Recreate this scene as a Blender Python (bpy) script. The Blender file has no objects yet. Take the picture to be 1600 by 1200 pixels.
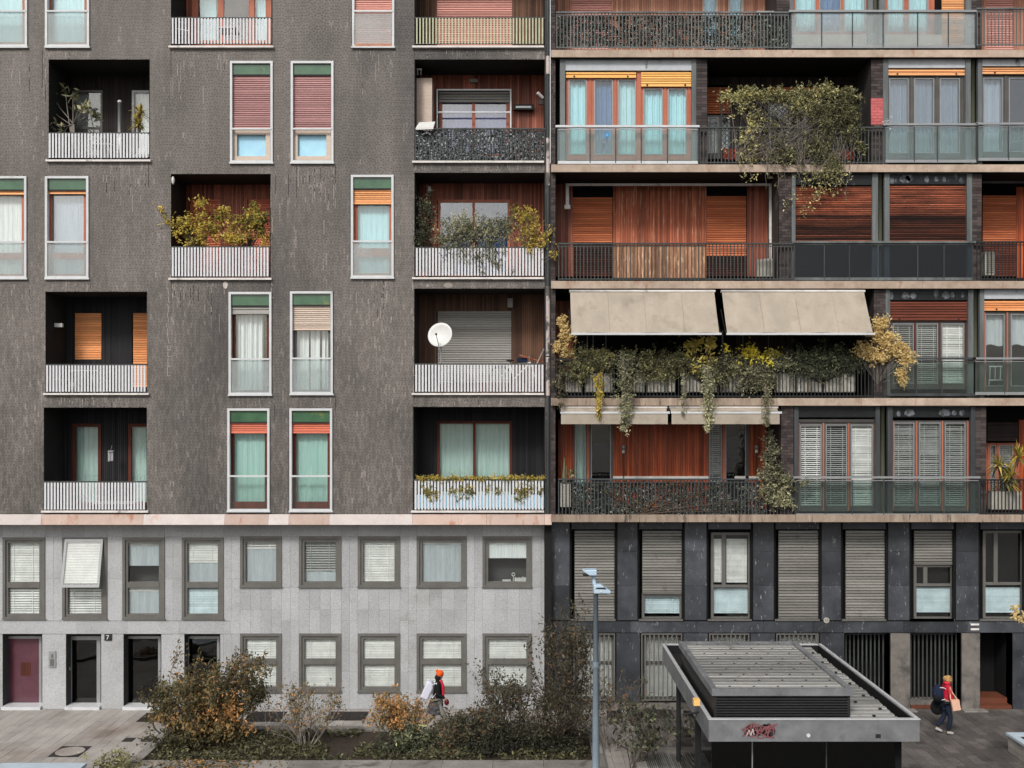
import bpy, math, random
import numpy as np
from mathutils import Vector, Matrix

R = random.Random(11)
NR = np.random.RandomState(5)
C = bpy.context.scene.collection
# ------------------------------------------------------------------ camera
D, F, CX, CY, H = 30.0, 1620.0, 815.0, 650.0, 8.62
cd = bpy.data.cameras.new('camera'); cam = bpy.data.objects.new('camera', cd); C.objects.link(cam)
cam.location = (0, -D, H); cam.rotation_euler = (math.radians(90), 0, 0)
cd.sensor_width = 36; cd.lens = 36 * F / 1600
cd.shift_x = -(CX - 800) / 1600; cd.shift_y = (CY - 600) / 1600
cd.clip_end = 2000; cd.clip_start = 0.1
bpy.context.scene.camera = cam
# ------------------------------------------------------------------ light
w = bpy.data.worlds.new('World'); bpy.context.scene.world = w; w.use_nodes = True
nt = w.node_tree; nt.nodes.clear()
sky = nt.nodes.new('ShaderNodeTexSky'); sky.sky_type = 'NISHITA'; sky.sun_disc = False
SUN_EL, SUN_AZ = math.radians(42), math.radians(200)
sky.sun_elevation = SUN_EL; sky.sun_rotation = SUN_AZ; sky.dust_density = 4; sky.air_density = 1.0
hs = nt.nodes.new('ShaderNodeHueSaturation'); hs.inputs['Saturation'].default_value = 0.35
bg = nt.nodes.new('ShaderNodeBackground'); bg.inputs['Strength'].default_value = 0.105
wo = nt.nodes.new('ShaderNodeOutputWorld')
nt.links.new(sky.outputs[0], hs.inputs['Color']); nt.links.new(hs.outputs[0], bg.inputs[0]); nt.links.new(bg.outputs[0], wo.inputs[0])
sd = bpy.data.lights.new('sun', 'SUN'); sd.energy = 1.75; sd.angle = math.radians(11); sd.color = (1, .97, .93)
so = bpy.data.objects.new('sun', sd); C.objects.link(so)
sv = Vector((math.sin(SUN_AZ) * math.cos(SUN_EL), math.cos(SUN_AZ) * math.cos(SUN_EL), math.sin(SUN_EL)))
so.rotation_euler = sv.to_track_quat('Z', 'Y').to_euler(); so.location = (0, -20, 40)
vs = bpy.context.scene.view_settings
vs.view_transform = 'Standard'; vs.look = 'None'; vs.exposure = 0.3; vs.gamma = 1.0; vs.use_curve_mapping = False
bpy.context.scene.cycles.max_bounces = 6
bpy.context.scene.cycles.transparent_max_bounces = 16

# ------------------------------------------------------------------ helpers
def X(px, y=0.0): return (px - CX) * (D + y) / F
def Z(py, y=0.0): return H - (py - CY) * (D + y) / F
def S(r, g, b, k=1.0):
    return tuple(((c / 255 / 12.92) if c / 255 <= .04045 else ((c / 255 + .055) / 1.055) ** 2.4) * k for c in (r, g, b))

class MB:
    def __init__(s): s.v = []; s.f = []; s.t = []
    def add(s, vs, fs, tone=.5):
        b = len(s.v); s.v += vs
        for f in fs: s.f.append(tuple(b + i for i in f)); s.t.append(tone)
    def box(s, x0, x1, y0, y1, z0, z1, tone=.5):
        if x0 > x1: x0, x1 = x1, x0
        if y0 > y1: y0, y1 = y1, y0
        if z0 > z1: z0, z1 = z1, z0
        s.add([(x0,y0,z0),(x1,y0,z0),(x1,y1,z0),(x0,y1,z0),(x0,y0,z1),(x1,y0,z1),(x1,y1,z1),(x0,y1,z1)],
              [(0,3,2,1),(4,5,6,7),(0,1,5,4),(1,2,6,5),(2,3,7,6),(3,0,4,7)], tone)
    def pb(s, px0, py0, px1, py1, yf, yb, tone=.5):      # box whose front face covers these photo pixels at depth yf
        s.box(X(px0, yf), X(px1, yf), yf, yb, Z(py1, yf), Z(py0, yf), tone)
    def quad(s, a, b, c, d, tone=.5): s.add([a, b, c, d], [(0,1,2,3)], tone)
    def tube(s, pts, r, n=6, tone=.5, cap=True):
        pts = [Vector(p) for p in pts]; b = len(s.v); m = len(pts)
        rr = r if isinstance(r, (list, tuple)) else [r] * m
        for i, p in enumerate(pts):
            d = (pts[min(i+1, m-1)] - pts[max(i-1, 0)])
            if d.length < 1e-9: d = Vector((0,0,1))
            d.normalize()
            u = d.cross(Vector((0,0,1)) if abs(d.z) < .9 else Vector((1,0,0))).normalized(); v = d.cross(u)
            for k in range(n):
                a = 2*math.pi*k/n
                s.v.append(tuple(p + (u*math.cos(a) + v*math.sin(a)) * rr[i]))
        for i in range(m-1):
            for k in range(n):
                s.f.append((b+i*n+k, b+i*n+(k+1)%n, b+(i+1)*n+(k+1)%n, b+(i+1)*n+k)); s.t.append(tone)
        if cap:
            s.f.append(tuple(b+k for k in range(n))); s.t.append(tone)
            s.f.append(tuple(b+(m-1)*n+k for k in reversed(range(n)))); s.t.append(tone)
    def ball(s, c, rx, ry, rz, n=10, m=6, tone=.5):
        b = len(s.v)
        for i in range(m+1):
            th = math.pi*i/m
            for k in range(n):
                a = 2*math.pi*k/n
                s.v.append((c[0]+rx*math.sin(th)*math.cos(a), c[1]+ry*math.sin(th)*math.sin(a), c[2]+rz*math.cos(th)))
        for i in range(m):
            for k in range(n):
                s.f.append((b+i*n+k, b+(i+1)*n+k, b+(i+1)*n+(k+1)%n, b+i*n+(k+1)%n)); s.t.append(tone)
    def ring(s, c, Rr, r, n=20, axis='y', tone=.5):
        pts = []
        for k in range(n+1):
            a = 2*math.pi*k/n
            if axis == 'y': pts.append((c[0]+Rr*math.cos(a), c[1], c[2]+Rr*math.sin(a)))
            elif axis == 'x': pts.append((c[0], c[1]+Rr*math.cos(a), c[2]+Rr*math.sin(a)))
            else: pts.append((c[0]+Rr*math.cos(a), c[1]+Rr*math.sin(a), c[2]))
        s.tube(pts, r, 5, tone, cap=False)

WL = {}
def tagit(o, label=None, cat=None, group=None, kind=None):
    if label: o['label'] = label
    if cat: o['category'] = cat
    if group: o['group'] = group
    if kind: o['kind'] = kind
def raw_mesh(name, v, f, t, mat, org, smooth=False):
    me = bpy.data.meshes.new(name)
    v = np.asarray(v, dtype=np.float64).reshape(-1, 3) - np.asarray(org)
    if isinstance(f, np.ndarray):
        n, k = f.shape
        me.vertices.add(len(v)); me.vertices.foreach_set('co', v.astype(np.float32).ravel())
        me.loops.add(n*k); me.loops.foreach_set('vertex_index', f.astype(np.int32).ravel())
        me.polygons.add(n); me.polygons.foreach_set('loop_start', (np.arange(n)*k).astype(np.int32))
        me.update(calc_edges=True)
        if not smooth: me.shade_flat()
    else:
        me.from_pydata(v.tolist(), [], f)
    a = me.attributes.new('tone', 'FLOAT', 'FACE'); a.data.foreach_set('value', np.asarray(t, dtype=np.float32))
    if mat: me.materials.append(mat)
    if smooth: me.polygons.foreach_set('use_smooth', [True]*len(me.polygons))
    return me
def put(name, mb, mat, parent=None, org=None, smooth=False, **k):
    if isinstance(mb, MB): v, f, t = mb.v, mb.f, mb.t
    else: v, f, t = mb
    if len(v) == 0: return None
    va = np.asarray(v, dtype=np.float64).reshape(-1, 3)
    if org is None: org = ((va[:,0].min()+va[:,0].max())/2, (va[:,1].min()+va[:,1].max())/2, va[:,2].min())
    o = bpy.data.objects.new(name, raw_mesh(name, va, f, t, mat, org, smooth)); C.objects.link(o)
    WL[o] = Vector(org)
    if parent: o.parent = parent; o.location = Vector(org) - WL[parent]
    else: o.location = org
    tagit(o, **k); return o
def share(name, me, loc, parent, scale=None):
    o = bpy.data.objects.new(name, me); C.objects.link(o); o.parent = parent
    WL[o] = Vector(loc); o.location = Vector(loc) - WL[parent]
    if scale: o.scale = scale
    return o
def thing(name, label, cat, loc, group=None):
    o = bpy.data.objects.new(name, None); C.objects.link(o); o.location = loc; o.empty_display_size = .2
    WL[o] = Vector(loc); tagit(o, label, cat, group); return o

# ------------------------------------------------------------------ materials
def _nt(name):
    m = bpy.data.materials.new(name); m.use_nodes = True; n = m.node_tree; n.nodes.clear()
    return m, n, n.nodes, n.links
def _noise(N, L, scale, stretch=(1,1,1), detail=4, off=0):
    g = N.new('ShaderNodeNewGeometry'); mp = N.new('ShaderNodeMapping'); mp.inputs['Scale'].default_value = stretch
    mp.inputs['Location'].default_value = (off, off*.7, off*1.3)
    L.new(g.outputs['Position'], mp.inputs['Vector'])
    t = N.new('ShaderNodeTexNoise'); t.inputs['Scale'].default_value = scale; t.inputs['Detail'].default_value = detail
    t.inputs['Roughness'].default_value = .62
    L.new(mp.outputs[0], t.inputs['Vector']); return t.outputs['Fac']
def _ramp(N, L, src, stops):
    r = N.new('ShaderNodeValToRGB'); e = r.color_ramp.elements
    while len(e) < len(stops): e.new(.5)
    for i, (p, c) in enumerate(stops):
        e[i].position = p; e[i].color = (c, c, c, 1) if isinstance(c, (int, float)) else (*c, 1)
    L.new(src, r.inputs[0]); return r.outputs[0]
def _mix(N, L, fac, a, b, mode='MIX'):
    m = N.new('ShaderNodeMix'); m.data_type = 'RGBA'; m.blend_type = mode
    for idx, val in ((0, fac), (6, a), (7, b)):
        if isinstance(val, (int, float)): m.inputs[idx].default_value = val
        elif isinstance(val, tuple): m.inputs[idx].default_value = (*val, 1)
        else: L.new(val, m.inputs[idx])
    return m.outputs[2]
def _math(N, L, op, a, b):
    m = N.new('ShaderNodeMath'); m.operation = op
    for i, v in enumerate((a, b)):
        if isinstance(v, (int, float)): m.inputs[i].default_value = v
        else: L.new(v, m.inputs[i])
    return m.outputs[0]
def mat(name, col, rough=.75, metal=0., col2=None, scale=3, stretch=(1,1,1), tonevar=.35, stain=None, stain_lo=.55, stain_hi=.7,
        stain_scale=2.5, stain_stretch=(1,1,1), bump=.0, bscale=60, bstretch=(1,1,1), var=.18, spec=.3, fine=.12, fscale=70):
    m, n, N, L = _nt(name)
    p = N.new('ShaderNodeBsdfPrincipled'); o = N.new('ShaderNodeOutputMaterial'); L.new(p.outputs[0], o.inputs[0])
    if col2 is None: col2 = tuple(c*(1-var) for c in col); col = tuple(c*(1+var*.5) for c in col)
    f = _ramp(N, L, _noise(N, L, scale, stretch), [(.3, 0.), (.7, 1.)])
    c = _mix(N, L, f, col, col2)
    if stain is not None:
        s = _ramp(N, L, _noise(N, L, stain_scale, stain_stretch, 6, 7), [(stain_lo, 0.), (stain_hi, 1.)])
        c = _mix(N, L, s, c, stain)
    if fine:
        g = _ramp(N, L, _noise(N, L, fscale, stretch, 2, 3), [(.3, 1-fine), (.7, 1+fine)])
        c = _mix(N, L, 1.0, c, g, 'MULTIPLY')
    a = N.new('ShaderNodeAttribute'); a.attribute_name = 'tone'
    tv = _math(N, L, 'ADD', _math(N, L, 'MULTIPLY', _math(N, L, 'SUBTRACT', a.outputs['Fac'], .5), 2*tonevar), 1.)
    cc = N.new('ShaderNodeCombineColor')
    for i in range(3): L.new(tv, cc.inputs[i])
    c = _mix(N, L, 1.0, c, cc.outputs[0], 'MULTIPLY')
    L.new(c, p.inputs['Base Color']); p.inputs['Roughness'].default_value = rough; p.inputs['Metallic'].default_value = metal
    p.inputs['Specular IOR Level'].default_value = spec
    if bump:
        b = N.new('ShaderNodeBump'); b.inputs['Strength'].default_value = bump; b.inputs['Distance'].default_value = .02
        L.new(_noise(N, L, bscale, bstretch, 5, 2), b.inputs['Height']); L.new(b.outputs[0], p.inputs['Normal'])
    return m
def glass(name, tint, refl=1.0, rough=.02, haze=0., hazecol=(.8,.85,.85)):
    m, n, N, L = _nt(name); o = N.new('ShaderNodeOutputMaterial')
    t = N.new('ShaderNodeBsdfTransparent'); t.inputs[0].default_value = (*tint, 1)
    base = t.outputs[0]
    if haze:
        d = N.new('ShaderNodeBsdfDiffuse'); d.inputs[0].default_value = (*hazecol, 1)
        tr = N.new('ShaderNodeBsdfTranslucent'); tr.inputs[0].default_value = (*hazecol, 1)
        md = N.new('ShaderNodeMixShader'); md.inputs[0].default_value = .3; L.new(d.outputs[0], md.inputs[1]); L.new(tr.outputs[0], md.inputs[2])
        mh = N.new('ShaderNodeMixShader')
        L.new(_ramp(N, L, _noise(N, L, 2.2, (1,1,.6)), [(.3, haze*.75), (.7, min(1, haze*1.2))]), mh.inputs[0])
        L.new(base, mh.inputs[1]); L.new(md.outputs[0], mh.inputs[2]); base = mh.outputs[0]
    g = N.new('ShaderNodeBsdfGlossy'); g.inputs['Roughness'].default_value = rough; g.inputs[0].default_value = (1,.98,.95,1)
    gm = N.new('ShaderNodeNewGeometry'); dt = N.new('ShaderNodeVectorMath'); dt.operation = 'DOT_PRODUCT'
    L.new(gm.outputs['Incoming'], dt.inputs[0]); L.new(gm.outputs['Normal'], dt.inputs[1])
    cz = _math(N, L, 'ABSOLUTE', dt.outputs['Value'], 0.)
    fr = _math(N, L, 'ADD', _math(N, L, 'MULTIPLY', _math(N, L, 'POWER', _math(N, L, 'SUBTRACT', 1., cz), 5.), .9), .04)
    b = N.new('ShaderNodeBump'); b.inputs['Strength'].default_value = .12; b.inputs['Distance'].default_value = .08
    L.new(_noise(N, L, 1.1, (1,1,1), 1), b.inputs['Height']); L.new(b.outputs[0], g.inputs['Normal'])
    k = _math(N, L, 'MINIMUM', _math(N, L, 'MULTIPLY', fr, 1.0*refl), 1.)
    mx = N.new('ShaderNodeMixShader'); L.new(k, mx.inputs[0]); L.new(base, mx.inputs[1]); L.new(g.outputs[0], mx.inputs[2])
    L.new(mx.outputs[0], o.inputs[0]); return m
def leafmat(name, stops, trans=.3):
    m, n, N, L = _nt(name); o = N.new('ShaderNodeOutputMaterial')
    a = N.new('ShaderNodeAttribute'); a.attribute_name = 'tone'
    c = _ramp(N, L, a.outputs['Fac'], stops)
    p = N.new('ShaderNodeBsdfPrincipled'); L.new(c, p.inputs['Base Color']); p.inputs['Roughness'].default_value = .55
    p.inputs['Specular IOR Level'].default_value = .25
    t = N.new('ShaderNodeBsdfTranslucent'); L.new(c, t.inputs[0])
    mx = N.new('ShaderNodeMixShader'); mx.inputs[0].default_value = trans; L.new(p.outputs[0], mx.inputs[1]); L.new(t.outputs[0], mx.inputs[2])
    L.new(mx.outputs[0], o.inputs[0]); return m

VZ = (1, 1, .12)      # grain running vertically
HZ = (.12, 1, 1)      # grain running horizontally
M = {}
M['tile'] = mat('klinker_tile', S(117,110,105), col2=S(105,99,94), scale=.5, tonevar=.75, stain=S(72,70,68), stain_lo=.5, stain_hi=.75, stain_scale=.35, stain_stretch=(1,1,.5), rough=.6, fine=.1, spec=.35)
M['core'] = mat('tile_mortar', S(56,53,51), col2=S(64,61,59), stain=S(120,112,106), stain_lo=.62, stain_hi=.72, stain_scale=.8, tonevar=0)
M['soffit'] = mat('shade_dark_plaster', S(36,35,34), rough=.9)  # near-black: the shade under the slabs is put into the colour
M['loggia'] = mat('dark_loggia_plaster', S(44,43,42), rough=.9, bump=.2)  # recess darkness of the loggias put into the plaster colour
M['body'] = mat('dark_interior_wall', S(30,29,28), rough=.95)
M['alu'] = mat('white_aluminium', S(198,200,201), rough=.4, var=.1, stain=S(140,138,134), stain_lo=.62, stain_hi=.8, stain_stretch=VZ, spec=.5)
M['alu2'] = mat('silver_aluminium', S(150,152,153), rough=.35, metal=.3, var=.1)
M['green'] = mat('green_spandrel_glass', S(70,108,78), col2=S(48,84,60), scale=2, rough=.12, spec=.6, stain=S(140,135,60), stain_lo=.62, stain_hi=.75, stain_scale=1.5)
M['slat'] = mat('white_painted_slat', S(205,205,208), rough=.5, var=.08, tonevar=.15, stain=S(150,150,148), stain_lo=.6, stain_hi=.8, stain_scale=4, stain_stretch=VZ)
M['slat_green'] = mat('pale_green_slat', S(180,182,150), rough=.5)
M['rail'] = mat('dark_iron', S(70,74,72), rough=.6, col2=S(52,54,53), tonevar=.4)
M['rail_blk'] = mat('black_iron', S(38,40,40), rough=.6)
M['sill'] = mat('pale_sill', S(215,210,205), rough=.6, stain=S(130,125,118), stain_lo=.6, stain_hi=.75, stain_scale=3)
M['pink'] = mat('pink_shutter', S(182,140,138), col2=S(166,124,122), tonevar=.3, stretch=HZ)
M['pinkpale'] = mat('salmon_shutter', S(220,164,152), col2=S(208,150,138), stretch=HZ)
M['orange'] = mat('orange_shutter', S(236,176,124), col2=S(226,160,106), stretch=HZ)
M['yellow'] = mat('yellow_shutter', S(238,190,118), col2=S(232,178,104), stretch=HZ)
M['redsh'] = mat('red_orange_shutter', S(214,124,100), col2=S(202,112,88), stretch=HZ)
M['beige'] = mat('beige_shutter', S(205,188,172), col2=S(190,172,158), stretch=HZ)
M['greysh'] = mat('grey_shutter', S(158,156,150), col2=S(142,140,134), stretch=HZ, tonevar=.25)
M['steelsh'] = mat('grey_steel_shutter', S(136,134,128), col2=S(112,110,105), stretch=HZ, tonevar=.3, stain=S(80,76,70), stain_lo=.6, stain_hi=.8, rough=.55)
M['woodsh'] = mat('orange_brown_wooden_shutter', S(206,124,82), col2=S(166,90,60), scale=5, stretch=HZ, tonevar=.4, bump=.2, bstretch=HZ)
M['orangeblind'] = mat('amber_shutter', S(238,172,118), col2=S(224,148,92), stretch=HZ, scale=4)
M['weathsh'] = mat('weathered_wooden_shutter', S(176,98,68), col2=S(84,46,36), scale=8, stretch=HZ, tonevar=.6, stain=S(196,150,118), stain_lo=.66, stain_hi=.72, stain_scale=5, stain_stretch=(.1,1,1.4), bump=.4, bstretch=HZ)
M['weathdk'] = mat('blackened_wooden_shutter', S(70,34,24), col2=S(28,18,16), scale=4, stretch=HZ, tonevar=.6, stain=S(130,70,46), stain_lo=.62, stain_hi=.72, stain_scale=6, stain_stretch=(.1,1,1.4), bump=.4, bstretch=HZ)
M['brownsh'] = mat('brown_shutter', S(112,60,44), col2=S(84,42,32), scale=6, stretch=HZ, tonevar=.5, bump=.3, bstretch=HZ)
M['clad_red'] = mat('red_brown_boards', S(160,92,70), col2=S(118,64,50), scale=9, stretch=(1,1,.08), tonevar=.55, bump=.2, bstretch=VZ, rough=.5)
M['clad_orange'] = mat('varnished_orange_boards', S(184,92,52), col2=S(126,56,34), scale=9, stretch=(1,1,.08), tonevar=.5, rough=.45)
M['clad_worn'] = mat('peeling_red_boards', S(180,104,74), col2=S(138,74,54), scale=14, stretch=(1,1,.05), tonevar=.5, stain=S(196,150,122), stain_lo=.57, stain_hi=.66, stain_scale=24, stain_stretch=(1,1,.07), rough=.7)
M['clad_bare'] = mat('bare_weathered_boards', S(184,140,108), col2=S(118,78,58), scale=16, stretch=(1,1,.07), tonevar=.5, stain=S(205,165,130), stain_lo=.55, stain_hi=.62, stain_scale=22, stain_stretch=(1,1,.12), rough=.8)
M['clad_dark'] = mat('dark_stained_boards', S(52,42,38), col2=S(36,32,32), scale=3, stretch=VZ, tonevar=.5)
M['clad_black'] = mat('black_boards', S(38,37,40), col2=S(30,30,33), stretch=VZ, tonevar=.5)
M['clad_brown'] = mat('brown_boards', S(110,80,62), col2=S(74,54,44), scale=3, stretch=VZ, tonevar=.5)
M['clad_pink'] = mat('faded_pink_boards', S(192,140,116), col2=S(168,116,96), scale=3, stretch=VZ, tonevar=.35)
M['woodfr'] = mat('orange_wood_frame', S(186,112,86), col2=S(162,92,70), scale=5, stretch=VZ, rough=.5)
M['brownfr'] = mat('dark_brown_wood_frame', S(96,46,32), col2=S(74,36,26), scale=5, stretch=VZ)
M['silverfr'] = mat('bronze_silver_frame', S(92,89,86), rough=.4, metal=.2)
M['baseframe'] = mat('grey_brown_metal_frame', S(104,102,98), rough=.45, tonevar=.2, metal=.1)
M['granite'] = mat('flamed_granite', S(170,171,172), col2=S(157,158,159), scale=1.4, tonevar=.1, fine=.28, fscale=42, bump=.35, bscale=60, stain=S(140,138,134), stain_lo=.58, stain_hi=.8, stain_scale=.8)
M['joint'] = mat('dark_joint', S(70,70,70))
M['pinkstone'] = mat('pink_cornice_stone', S(200,192,188), col2=S(188,178,173), scale=2, stain=S(190,160,146), stain_lo=.6, stain_hi=.7, stain_scale=2, tonevar=.3)
M['ruststone'] = mat('stained_cornice_stone', S(196,174,162), col2=S(182,160,148), scale=2, stain=S(170,122,100), stain_lo=.55, stain_hi=.68, stain_scale=3, stain_stretch=(1,1,.4), tonevar=.3)
M['slabedge'] = mat('rust_streaked_slab_edge', S(188,170,154), col2=S(158,138,120), scale=3.5, stain=S(150,92,62), stain_lo=.6, stain_hi=.72, stain_scale=4, stain_stretch=(1,1,.3), tonevar=.3)
M['slabedge_d'] = mat('sooty_slab_edge', S(164,148,132), col2=S(128,110,96), scale=5, stretch=(1,1,.2), stain=S(70,62,56), stain_lo=.56, stain_hi=.7, stain_scale=9, stain_stretch=(1,1,.15))
M['brick'] = mat('dark_brown_brick', S(74,64,62), col2=S(58,52,51), scale=2, tonevar=.5)
M['brick_red'] = mat('repainted_pink_brick', S(196,104,104), tonevar=.15)
M['marble'] = mat('dark_veined_marble', S(73,76,81), col2=S(45,47,51), scale=1.6, rough=.35, spec=.5, stain=S(140,142,146), stain_lo=.63, stain_hi=.68, stain_scale=11, stain_stretch=(1.6,1,.45), tonevar=.45, fine=.1)
M['post'] = mat('grey_steel_post', S(112,117,116), col2=S(74,78,78), scale=3, stretch=VZ, rough=.5, stain=S(60,62,62), stain_lo=.6, stain_hi=.8, stain_stretch=VZ)
M['post_dark'] = mat('dark_steel_post', S(72,75,77), col2=S(48,50,51), scale=3, stretch=VZ, rough=.5)
M['gutter'] = mat('mossy_drainpipe', S(76,78,62), col2=S(60,60,50), stretch=VZ)
M['header_l'] = mat('pale_header_panel', S(188,192,196), col2=S(170,174,178), stain=S(80,82,82), stain_lo=.6, stain_hi=.74, stain_scale=3, stain_stretch=(1,1,.5))
M['header_d'] = mat('sooty_header_panel', S(34,36,38), col2=S(22,23,24), stain=S(120,126,132), stain_lo=.64, stain_hi=.74, stain_scale=2.4, stain_stretch=(1.6,1,.5), rough=.4)
M['paintblob'] = mat('pale_paint_patch', S(112,116,122), stain=S(50,52,55), stain_lo=.4, stain_hi=.62, stain_scale=9, rough=.6)
M['curt_cyan'] = mat('sky_tinted_curtain', S(178,214,220), col2=S(164,208,217), scale=9, stretch=(1,1,.03), tonevar=.06)  # white curtain; glass tint and sky reflection put into its colour
M['curt_blue'] = mat('pale_blue_blind', S(160,205,232), col2=S(176,222,236), scale=3)
M['curt_sky'] = mat('flat_sky_tinted_curtain', S(158,212,224), col2=S(172,220,228), scale=2, stretch=(1,1,.2), tonevar=.03)  # cyan of glass and reflected sky painted into the curtain
M['curt_navy'] = mat('slate_blue_blind', S(88,122,160), col2=S(78,110,148), scale=3)
M['curt_aqua'] = mat('green_tinted_curtain', S(168,202,194), col2=S(148,188,181), scale=8, stretch=(1,1,.03), tonevar=.06)  # greener glass tint and sky reflection, also put into the curtain colour
M['curt_teal'] = mat('sea_green_curtain', S(180,202,196), col2=S(160,188,183), scale=14, stretch=(1,1,.03))
M['curt_white'] = mat('white_curtain', S(222,226,226), col2=S(205,210,210), scale=12, stretch=(1,1,.03))
M['curt_grey'] = mat('grey_voile_curtain', S(178,186,190), col2=S(160,168,172), scale=10, stretch=(1,1,.05))
M['curt_lilac'] = mat('lilac_curtain', S(150,150,200), scale=6, stretch=VZ)
M['blind'] = mat('white_venetian_slat', S(215,215,212), rough=.5, tonevar=.25)
M['blind_b'] = mat('pale_blue_venetian_slat', S(196,212,218), rough=.5, tonevar=.2)
M['blind_g'] = mat('grey_venetian_slat', S(150,152,150), rough=.5, tonevar=.3)
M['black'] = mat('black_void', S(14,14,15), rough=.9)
M['room'] = mat('dark_room', S(24,24,25), rough=.9)
M['pane'] = glass('clear_pane', (.97,.985,.98), 1.7)
M['pane_dark'] = glass('dark_pane', (.35,.36,.38), 1.1)
M['pane_sky'] = glass('sky_reflecting_pane', (.8,.84,.88), 3.6, rough=.05)
M['guard'] = glass('clear_guard_glass', (.84,.91,.9), 1.0, haze=.1, hazecol=(.62,.72,.72))
M['guard_dark'] = glass('grimy_guard_glass', (.6,.65,.7), .6, haze=.04, hazecol=(.09,.11,.14))
M['guard_clear'] = glass('clean_guard_glass', (.8,.86,.84), .9, haze=.04, hazecol=(.4,.44,.44))
M['frost'] = glass('frosted_guard_glass', (.85,.9,.9), .8, rough=.2, haze=.26, hazecol=(.74,.78,.78))
M['red_film'] = mat('dark_red_film', S(92,54,65), col2=S(80,46,56), rough=.25, spec=.6)
M['canvas'] = mat('sand_awning_canvas', S(170,159,144), col2=S(152,142,128), scale=2.2, stretch=(1,1,.3), tonevar=.1, stain=S(126,116,102), stain_lo=.55, stain_hi=.85, stain_scale=1.8, fine=.08)
M['pave'] = mat('stone_paving', S(166,161,155), col2=S(148,143,138), scale=1, tonevar=.12, fine=.18, fscale=30, bump=.3, stain=S(122,108,98), stain_lo=.5, stain_hi=.75, stain_scale=.5)
M['pave_d'] = mat('dirty_dark_paving', S(104,98,94), col2=S(80,76,73), scale=1, tonevar=.3, fine=.25, fscale=24, bump=.5, stain=S(62,60,58), stain_lo=.5, stain_hi=.7, stain_scale=.7)
M['ground'] = mat('asphalt_ground', S(74,72,70), col2=S(64,62,61), fine=.2)
M['conc'] = mat('concrete', S(146,142,136), col2=S(120,116,110), scale=2, fine=.2, fscale=30, bump=.4, stain=S(86,82,76), stain_lo=.55, stain_hi=.7, stain_scale=1.6)
M['conc_d'] = mat('grimy_concrete_column', S(128,122,115), col2=S(98,94,90), scale=2.5, stain=S(70,68,66), stain_lo=.5, stain_hi=.7, stain_scale=2, fine=.2, bump=.4)
M['soil'] = mat('planter_soil', S(62,52,42), col2=S(44,38,32), scale=8, bump=1, bscale=20)
M['zinc'] = mat('galvanised_roof_slat', S(166,165,161), col2=S(122,121,118), scale=3, stretch=HZ, rough=.45, metal=.35, tonevar=.3, stain=S(92,90,86), stain_lo=.6, stain_hi=.8)
M['fascia'] = mat('scuffed_grey_fascia', S(128,129,131), col2=S(96,97,100), scale=2.4, rough=.45, stain=S(90,90,92), stain_lo=.62, stain_hi=.74, stain_scale=2)
M['edge'] = mat('highlit_metal_edge', S(196,197,198), rough=.35, metal=.2, var=.1)  # highlight on the roof rim put into a lighter metal colour
M['louvre'] = mat('black_louvre', S(34,34,35), rough=.5, tonevar=.9)
M['lamp'] = mat('pale_blue_lamp_enamel', S(176,196,212), rough=.4, var=.06)
M['pole'] = mat('blue_grey_pole', S(118,132,142), rough=.5, var=.1)
M['white'] = mat('white_plastic', S(206,206,203), rough=.4, var=.06)
M['whitedirty'] = mat('off_white_box', S(168,164,154), rough=.5, stain=S(130,126,116), stain_lo=.55, stain_hi=.75)
M['terracotta'] = mat('terracotta_plastic', S(178,74,52), rough=.6)
M['iron'] = mat('cast_iron_grate', S(50,46,44), rough=.7, tonevar=.4)
M['blue'] = mat('sky_blue_enamel', S(40,140,205), rough=.4)
M['navy'] = mat('navy_cloth', S(24,34,56), rough=.9)
M['jeans'] = mat('dark_blue_cloth', S(36,46,66), rough=.9)
M['red'] = mat('crimson_padded_cloth', S(205,36,62), rough=.7)
M['blackcloth'] = mat('black_cloth', S(20,20,23), rough=.9)
M['skin'] = mat('skin', S(205,160,135), rough=.6, var=.05)
M['hat'] = mat('orange_wool', S(220,88,30), rough=.95)
M['hair'] = mat('brown_hair', S(90,58,38), rough=.7)
M['headscarf'] = mat('patterned_yellow_scarf', S(206,164,108), col2=S(90,60,40), scale=18, rough=.8)
M['tote'] = mat('pink_beige_canvas', S(220,176,150), rough=.9)
M['whitebag'] = mat('white_backpack_cloth', S(205,206,220), rough=.7, var=.08)
M['greycloth'] = mat('patterned_grey_cloth', S(96,96,98), col2=S(26,26,30), scale=14, stain=S(150,50,60), stain_lo=.62, stain_hi=.66, stain_scale=9)
M['burg'] = mat('burgundy_leather', S(96,26,36), rough=.5)
M['graf_r'] = mat('red_spray_paint', S(134,80,84), rough=.6)
M['graf_k'] = mat('black_spray_paint', S(40,38,38), rough=.6)
M['step'] = mat('orange_brown_step', S(104,60,44), rough=.6)
M['bark'] = mat('grey_bark', S(110,100,92), col2=S(80,70,62), rough=.9)
M['twig'] = mat('pale_dry_twig', S(122,115,108), rough=.9, tonevar=.5)
M['twigdk'] = mat('dark_twig', S(84,72,62), rough=.9, tonevar=.5)
M['hedge_plastic'] = mat('plastic_mesh', S(34,36,35), rough=.6)
M['kerbblue'] = mat('blue_grey_stone_slab', S(176,190,200), rough=.6, var=.1)
LF = {}
LF['olive'] = leafmat('olive_leaf', [(0, S(53,51,39)), (.5, S(113,112,80)), (.85, S(196,190,135)), (1, S(245,231,158))])
LF['ivy'] = leafmat('ivy_leaf', [(0, S(51,50,42)), (.45, S(116,117,93)), (.8, S(195,190,150)), (1, S(245,245,206))])
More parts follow.
